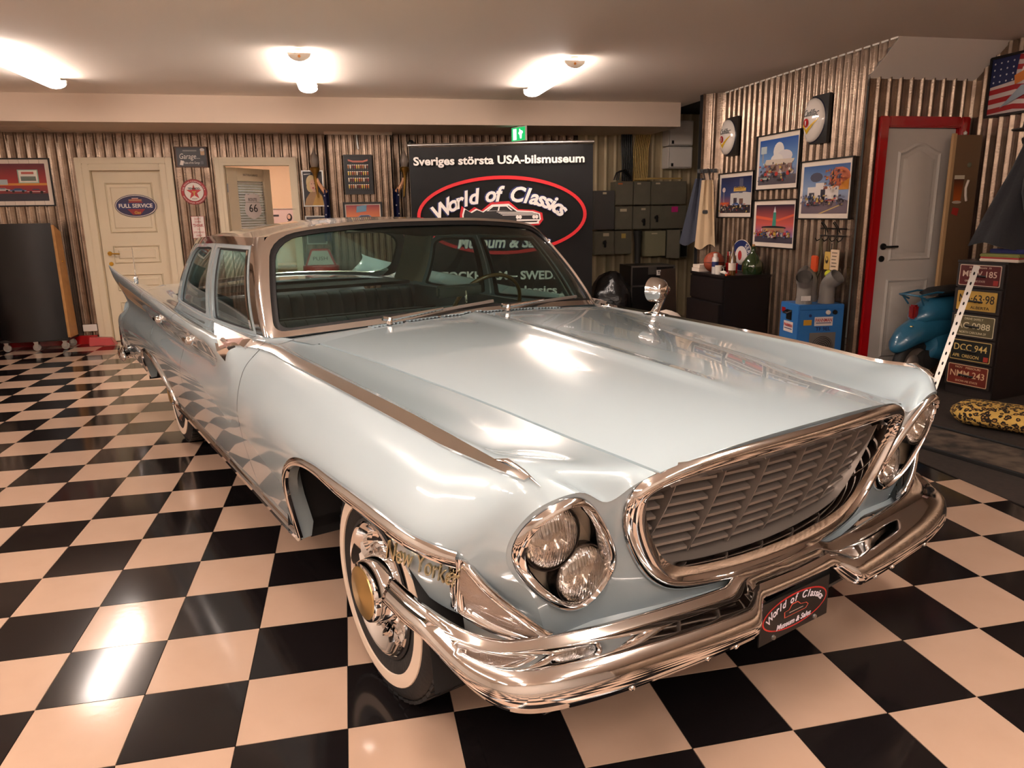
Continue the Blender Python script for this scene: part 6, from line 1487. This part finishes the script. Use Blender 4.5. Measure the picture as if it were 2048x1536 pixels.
for k, (bg, fg, t1, t2, t3, sq) in enumerate(plates):
    z = .915 - k * .187
    d = empty('drawer', (0, 0, z), parent=e, euler=RIGHT)
    MB().box(-.172, .172, -.088, .088, 0, .014).build('drawer_front', m_cb, d)
    mt = mat('plate_ink_%d' % k, fg, rough=.45); mb = mat('plate_enamel_%d' % k, bg, rough=.4, noise=(10, .5, tuple(int(c * .8) for c in bg), 4))
    MB().prism(rrect(-.152, -.076, .152, .076, .008), .014, .017).build('number_plate', mt, d); MB().prism(rrect(-.147, -.071, .147, .071, .006), .017, .0178).build('plate_field', mb, d)
    for t in (t1, t2, t3):
        if t: text('lettering', t[0], t[2], mt, d, (0 if not sq or t is not t3 else -.03, t[1], .0185), width=t[3], bold=.0004 if t is t2 else 0)
    if sq: MB().box(.105, .14, -.065, -.03, .0178, .0192).build('year_sticker', mat('year_red_%d' % k, sq), d)
    B = MB(); B.tube([(-.06, -.005, .018), (-.05, .0, .034), (.03, -.002, .036), (.045, -.006, .018)], .007, 6); B.build('drawer_pull', m_black, d, smooth=60)
# things on the cabinet: folded cloths, jacket, hat
e = empty('folded_cloths', (4.77, 2.27, 1.0275), math.radians(13), label='stack of folded green and pink cloths on top of the plate cabinet', cat='cloth')
for k, (c, h_, w) in enumerate((((200, 186, 170), .02, .20), ((176, 60, 60), .012, .19), ((120, 122, 64), .022, .18), ((36, 40, 90), .03, .10))):
    zz = sum((.02, .012, .022, .03)[:k]); MB().box(-.17 if k < 3 else -.06, .04, -.15, .13, zz, zz + h_).build('folded_cloth', mat('cloth_%d' % k, c, rough=.85), e, bevel=.006)
# tall brown board cabinet with stickers
e = empty('tall_brown_board', (4.99, 3.09, 0), 0, label='tall brown board with beer glass sticker behind the dark jacket', cat='board')
m_lk = mat('brown_locker_paint', (120, 92, 66), rough=.4)
MB().box(-.125, .12, -.08, -.02, .006, 1.97).build('board_panel', m_lk, e, bevel=.004); MB().box(-.155, -.125, -.085, -.06, .006, 1.98).build('board_edge', mat('pale_edge_wood', (196, 160, 116), rough=.5), e)
p = empty('board_front', (.06, -.082, 1.56), parent=e, euler=(R90, 0, 0))
ink('beer_sticker', [([(-.155, -.10), (-.085, -.10), (-.07, .08), (-.165, .08)], [(190, 90, 30), (190, 90, 30), (60, 24, 14), (60, 24, 14)]), (rect(-.165, .07, -.07, .10), (220, 206, 180)), (ell(-.12, -.11, .045, .012, 14), (206, 190, 170)), ([(-.16, -.20), (-.10, -.22), (-.09, -.16), (-.15, -.15)], (176, 46, 40))], p, (0, 0, .001))
MB().lathe([(.018, 0), (.02, .004), (.012, .007), (0, .006)], 18, 'z', (-.04, .18, 0)).build('round_sticker', mat('grey_green_sticker', (110, 112, 90)), p)
MB().tube([(-.03, .06, .002), (-.055, .0, .01), (-.05, -.06, .012), (-.03, -.10, .002)], .010, 8).build('white_scroll', m_mount, p, smooth=60)
MB().lathe([(0, 1.88), (.012, 1.885), (.015, 1.90), (0, 1.915)], 12, 'z', (-.02, -.05, .09)).build('top_knob', m_white, e)
# coat stand with dark jacket and hat
e = empty('coat_stand', (4.92, 2.38, 1.0275), label='short black coat stand on the plate cabinet carrying jacket and hats', cat='coat stand')
MB().tube([(0, 0, .0), (0, 0, .90)], .012, 10).build('stand_pole', m_black, e, smooth=60)
MB().lathe([(0, 0), (.06, 0), (.06, .01), (.014, .02)], 20, 'z').build('stand_foot', m_black, e, smooth=40)
for k in range(4): MB().tube([(0, 0, .80), (.07 * math.cos(1.57 * k), .07 * math.sin(1.57 * k), .83), (.08 * math.cos(1.57 * k), .08 * math.sin(1.57 * k), .86)], .007, 8).build('stand_hook', m_black, e)
m_jk = mat('charcoal_wool', (34, 34, 38), rough=.9, sheen=.2, bump=(40, .2))
e = empty('dark_jacket', (4.92, 2.38, 1.09), label='dark jacket draped over the coat stand at the right edge', cat='jacket')
rows = []
for i in range(15):
    t = i / 14; a0, a1 = math.radians(150), math.radians(330); r = []
    for k in range(17):
        u = k / 16; a = a0 + (a1 - a0) * u; rad = .035 + .22 * t ** .8 * (1 + .12 * math.sin(u * 19 + t * 2)); dx = -.14 * max(0, t - .3) * (1 - u)
        r.append(Vector((rad * math.cos(a) + dx, rad * math.sin(a) * .8 - .02,   .80 - .76 * t + .03 * math.sin(u * 9) * t)))
    rows.append(r)
v, f = patch(rows, .006); obj('jacket_body', v, f, m_jk, e, smooth=60)
MB().tube([(-.06, -.10, .56), (-.13, -.18, .42), (-.12, -.22, .24), (-.06, -.24, .10)], [.05, .062, .058, .05], 12).build('jacket_sleeve', m_jk, e, smooth=60)
MB().tube([(-.03, -.03, .70), (-.06, -.08, .66), (.0, -.11, .63), (.06, -.08, .67)], [.028, .034, .034, .028], 8).build('jacket_collar', m_jk, e, smooth=60)
for k in range(3): MB().tube([(-.09 + .004 * k, -.292, .16 + .012 * k), (-.02, -.30, .15 + .012 * k)], .004, 6).build('cuff_stripe', mat('cuff_white', (206, 190, 186)), e)
def hat(loc, m, label, brim):
    e = empty('felt_hat', loc, .4, label=label, cat='hat', group='hats on the coat stand')
    MB().lathe([(.04, .0), (brim, .012), (brim + .004, .018), (brim, .022), (.09, .018), (.085, .07), (.07, .105), (.03, .10), (0, .095)], 28, 'z').build('hat_felt', m, e, smooth=50)
    MB().lathe([(.091, .020), (.089, .045)], 28, 'z').build('hat_band', m_black, e, smooth=50)
hat((4.93, 2.36, 1.93), mat('grey_felt', (58, 54, 52), rough=.9), 'dark grey felt hat on top of the coat stand', .15)
hat((5.02, 2.12, 1.80), mat('green_felt', (44, 50, 48), rough=.9), 'dark green hat below the grey hat on the coat stand', .14)
# flag and eagle poster on the side wall
fp = [(rect(-.5, -.5, .5, .5), (206, 190, 184))]
for k in range(6):
    y0 = .46 - .17 * k; fp.append(([(-.5, y0 - .09), (-.1, y0 - .05), (.2, y0 - .10), (.5, y0 - .04), (.5, y0 + .05), (.2, y0 - .01), (-.1, y0 + .04), (-.5, y0)], (160, 28, 36)))
fp.append(([(-.5, .0), (-.12, .06), (-.08, .5), (-.5, .5)], (30, 40, 84)))
for i in range(4):
    for j in range(4): fp.append((ell(-.45 + .10 * i, .08 + .11 * j, .014, .018, 6), (206, 206, 210)))
fp += [(ell(.2, .2, .22, .17, 18), (226, 214, 204)), ([(-.12, .14), (.10, .24), (.12, .08), (.0, .02), (-.1, -.02)], (206, 120, 50)), (ell(.12, .22, .03, .022, 8), (40, 30, 26)), ([(-.3, -.4), (.0, -.05), (.4, -.02), (.5, -.3), (.1, -.2)], (150, 160, 170))]
framed('flag_poster', 'black framed poster of an eagle before the stars and stripes at the right edge', 'poster', (5.13, 2.72, 2.32), RIGHT, .62, .45, fp, .018, 0)
# perforated metal strip leaning on the cabinet
e = empty('perforated_strip', (4.08, 2.09, .28), label='perforated galvanised metal strip leaning against the plate cabinet', cat='metal strip')
d_ = Vector((4.40 - 4.0, 2.19 - 2.06, .98 - .0)); a_ = Vector((4.0, 2.06, .03)); e.location = a_; L_ = d_.length; dn = d_.normalized()
B = MB(); B.bar((0, 0, 0), dn * L_, .040, .004, up=(-1, -1, .3)); B.build('strip_bar', mat('galvanised', (186, 180, 172), rough=.35, metal=.8), e)
n_ = Vector((-1, -1, .3)); r_ = dn.cross(n_).normalized(); u_ = r_.cross(dn).normalized()
for k in range(14):
    c = dn * (L_ * (k + .6) / 14.4) + u_ * .0026; B = MB(); B.add([c + r_ * (.006 * math.cos(2 * math.pi * j / 12)) + dn * (.013 * math.sin(2 * math.pi * j / 12)) for j in range(12)], [tuple(range(12))]); B.build('slot', m_dark, e)
# scooter: rear body, wheel, rack, tail light
e = empty('scooter', (4.45, 2.775, .006), math.radians(7), label='blue vintage scooter with chrome luggage rack parked before the red framed door', cat='scooter')
m_sc = mat('scooter_blue', (40, 100, 130), rough=.3, coat=.6)
def loft(secs, n=14):
    """secs: (x, halfwidth, z0, z1)"""
    rows = []
    for x, w, z0, z1 in secs: rows.append([Vector((x, w * math.sin(math.pi * 2 * k / n), (z0 + z1) / 2 - (z1 - z0) / 2 * math.cos(math.pi * 2 * k / n))) for k in range(n)])
    v = [p for r in rows for p in r]; f = []
    for i in range(len(rows) - 1):
        for k in range(n): f.append((i * n + k, i * n + (k + 1) % n, (i + 1) * n + (k + 1) % n, (i + 1) * n + k))
    return v, f + [tuple(range(n)), tuple(range((len(rows) - 1) * n, len(rows) * n))]
v, f = loft([(-.20, .02, .30, .34), (-.17, .07, .28, .42), (-.10, .10, .29, .50), (.0, .115, .33, .55), (.12, .12, .36, .58), (.30, .12, .36, .60), (.42, .08, .36, .58)]); o = obj('rear_fender', v, f, m_sc, e, smooth=50)
v, f = loft([(-.02, .03, .52, .56), (.02, .09, .50, .64), (.12, .12, .50, .70), (.30, .13, .48, .72), (.48, .11, .45, .72), (.60, .05, .40, .66)]); obj('seat_cowl', v, f, m_sc, e, smooth=50)
v, f = loft([(.08, .02, .18, .22), (.14, .12, .20, .46), (.28, .135, .18, .50), (.44, .12, .18, .48), (.52, .04, .25, .40)]); obj('side_cowl', v, f, m_sc, e, smooth=50)
MB().lathe([(.13, -.045), (.165, -.04), (.185, -.02), (.187, 0), (.185, .02), (.165, .04), (.13, .045)], 32, 'y', (.02, 0, .187)).build('rear_tyre', m_rubber, e, smooth=50)
MB().lathe([(0, -.03), (.05, -.03), (.07, -.012), (.125, -.03), (.13, -.04)], 28, 'y', (.02, 0, .187)).build('wheel_rim', m_satin, e, smooth=50)
MB().lathe([(0, -.08), (.08, -.07), (.09, .0)], 20, 'y', (.14, 0, .22)).build('engine_case', m_dull, e, smooth=50)
MB().box(-.045, .01, -.03, .03, .55, .66).build('tail_light', mat('tail_red', (130, 20, 18), rough=.2, coat=1), e, bevel=.012)
MB().tube([(.02, -.09, .70), (-.08, -.09, .74), (-.10, 0, .745), (-.08, .09, .74), (.02, .09, .70)], .008, 8).build('rack_loop', m_sc, e, smooth=60)
for y in (-.09, .09): MB().tube([(-.06, y, .74), (.10, y, .76), (.34, y, .74)], .008, 8).build('rack_rail', m_sc, e, smooth=60); MB().tube([(-.06, y, .74), (.0, y * .8, .66)], .007, 8).build('rack_stay', m_sc, e)
MB().lathe([(0, 0), (.014, 0), (.012, .006), (0, .008)], 12, 'z', (-.10, -.07, .50)).build('badge', m_gold, e, smooth=40)
B = MB(); v, f = loft([(.12, .09, .72, .76), (.2, .11, .72, .79), (.4, .12, .72, .80), (.55, .08, .72, .78)]); obj('saddle', v, f, m_rubber, e, smooth=50)
v, f = loft([(.45, .10, .20, .30), (.55, .12, .16, .22), (.60, .12, .16, .22)]); obj('floorboard', v, f, m_sc, e, smooth=50)
# carpet, mat, leopard print roll
e = tag(MB().box(3.20, 5.12, .35, 3.17, .0005, .006).build('dark_carpet', mat('charcoal_carpet', (44, 37, 32), rough=.95, noise=(30, .6, (60, 50, 43), 6), bump=(300, .4)), None), 'dark grey carpet on the floor in front of the plate cabinet', 'carpet')
e = empty('rubber_mat', (3.66, 1.22, .0065), math.radians(-76), label='black rimmed floor mat lying on the dark carpet', cat='mat')
MB().prism(rrect(-.58, -.24, .58, .24, .05), 0, .012).build('mat_base', m_rubber, e); 
B = MB(); P = rrect(-.57, -.23, .57, .23, .05); B.tube([(x, y, .014) for x, y in P], .010, 6, closed=True); B.build('mat_rim', m_rubber, e, smooth=60)
MB().prism(rrect(-.54, -.20, .54, .20, .04), .012, .0145).build('mat_pile', mat('worn_pile', (52, 46, 42), rough=.95, noise=(9, .25, (104, 90, 76), 4)), e)
m_leo = bpy.data.materials.new('leopard_plush'); m_leo.use_nodes = True
def _leo():
    nt = m_leo.node_tree; b = nt.nodes['Principled BSDF']; b.inputs['Roughness'].default_value = .9
    tc = nt.nodes.new('ShaderNodeTexCoord'); vo = nt.nodes.new('ShaderNodeTexVoronoi'); vo.inputs['Scale'].default_value = 36
    r = nt.nodes.new('ShaderNodeValToRGB'); els = r.color_ramp.elements; els[0].position = 0; els[0].color = lin((150, 108, 50)); els[1].position = .24; els[1].color = lin((30, 20, 14))
    x = els.new(.46); x.color = lin((30, 20, 14)); x = els.new(.52); x.color = lin((206, 168, 86)); r.color_ramp.interpolation = 'CONSTANT'
    n = nt.nodes.new('ShaderNodeTexNoise'); n.inputs['Scale'].default_value = 25; mx = nt.nodes.new('ShaderNodeVectorMath'); mx.operation = 'MULTIPLY_ADD'; mx.inputs[1].default_value = (.03, .03, .03)
    nt.links.new(tc.outputs['Object'], n.inputs['Vector']); nt.links.new(n.outputs['Color'], mx.inputs[0]); nt.links.new(tc.outputs['Object'], mx.inputs[2]); nt.links.new(mx.outputs[0], vo.inputs['Vector'])
    nt.links.new(vo.outputs['Distance'], r.inputs['Fac']); nt.links.new(r.outputs['Color'], b.inputs['Base Color'])
_leo()
e = empty('leopard_cushion', (4.24, 1.50, .0065), math.radians(-58), label='rolled leopard print cushion on the dark carpet below the plate cabinet', cat='cushion')
rows = []
for i in range(19):
    t = i / 18; x = -.42 + .84 * t; q = math.sin(math.pi * min(1, max(0, t * 6) + .05, (1 - t) * 6 + .05) / 2) ** .5
    rows.append([Vector((x, .19 * q * math.cos(2 * math.pi * k / 18), .08 + .08 * q * math.sin(2 * math.pi * k / 18))) for k in range(18)])
v = [p for r in rows for p in r]; f = [(i * 18 + k, i * 18 + (k + 1) % 18, (i + 1) * 18 + (k + 1) % 18, (i + 1) * 18 + k) for i in range(18) for k in range(18)] + [tuple(range(18)), tuple(range(18 * 18, 19 * 18))]
obj('cushion_cover', v, f, m_leo, e, smooth=60)
MB().tube([(-.42, .0, .065), (-.425, .04, .075), (-.42, .07, .06)], .006, 6).build('cushion_piping', mat('brown_piping', (110, 76, 40)), e)
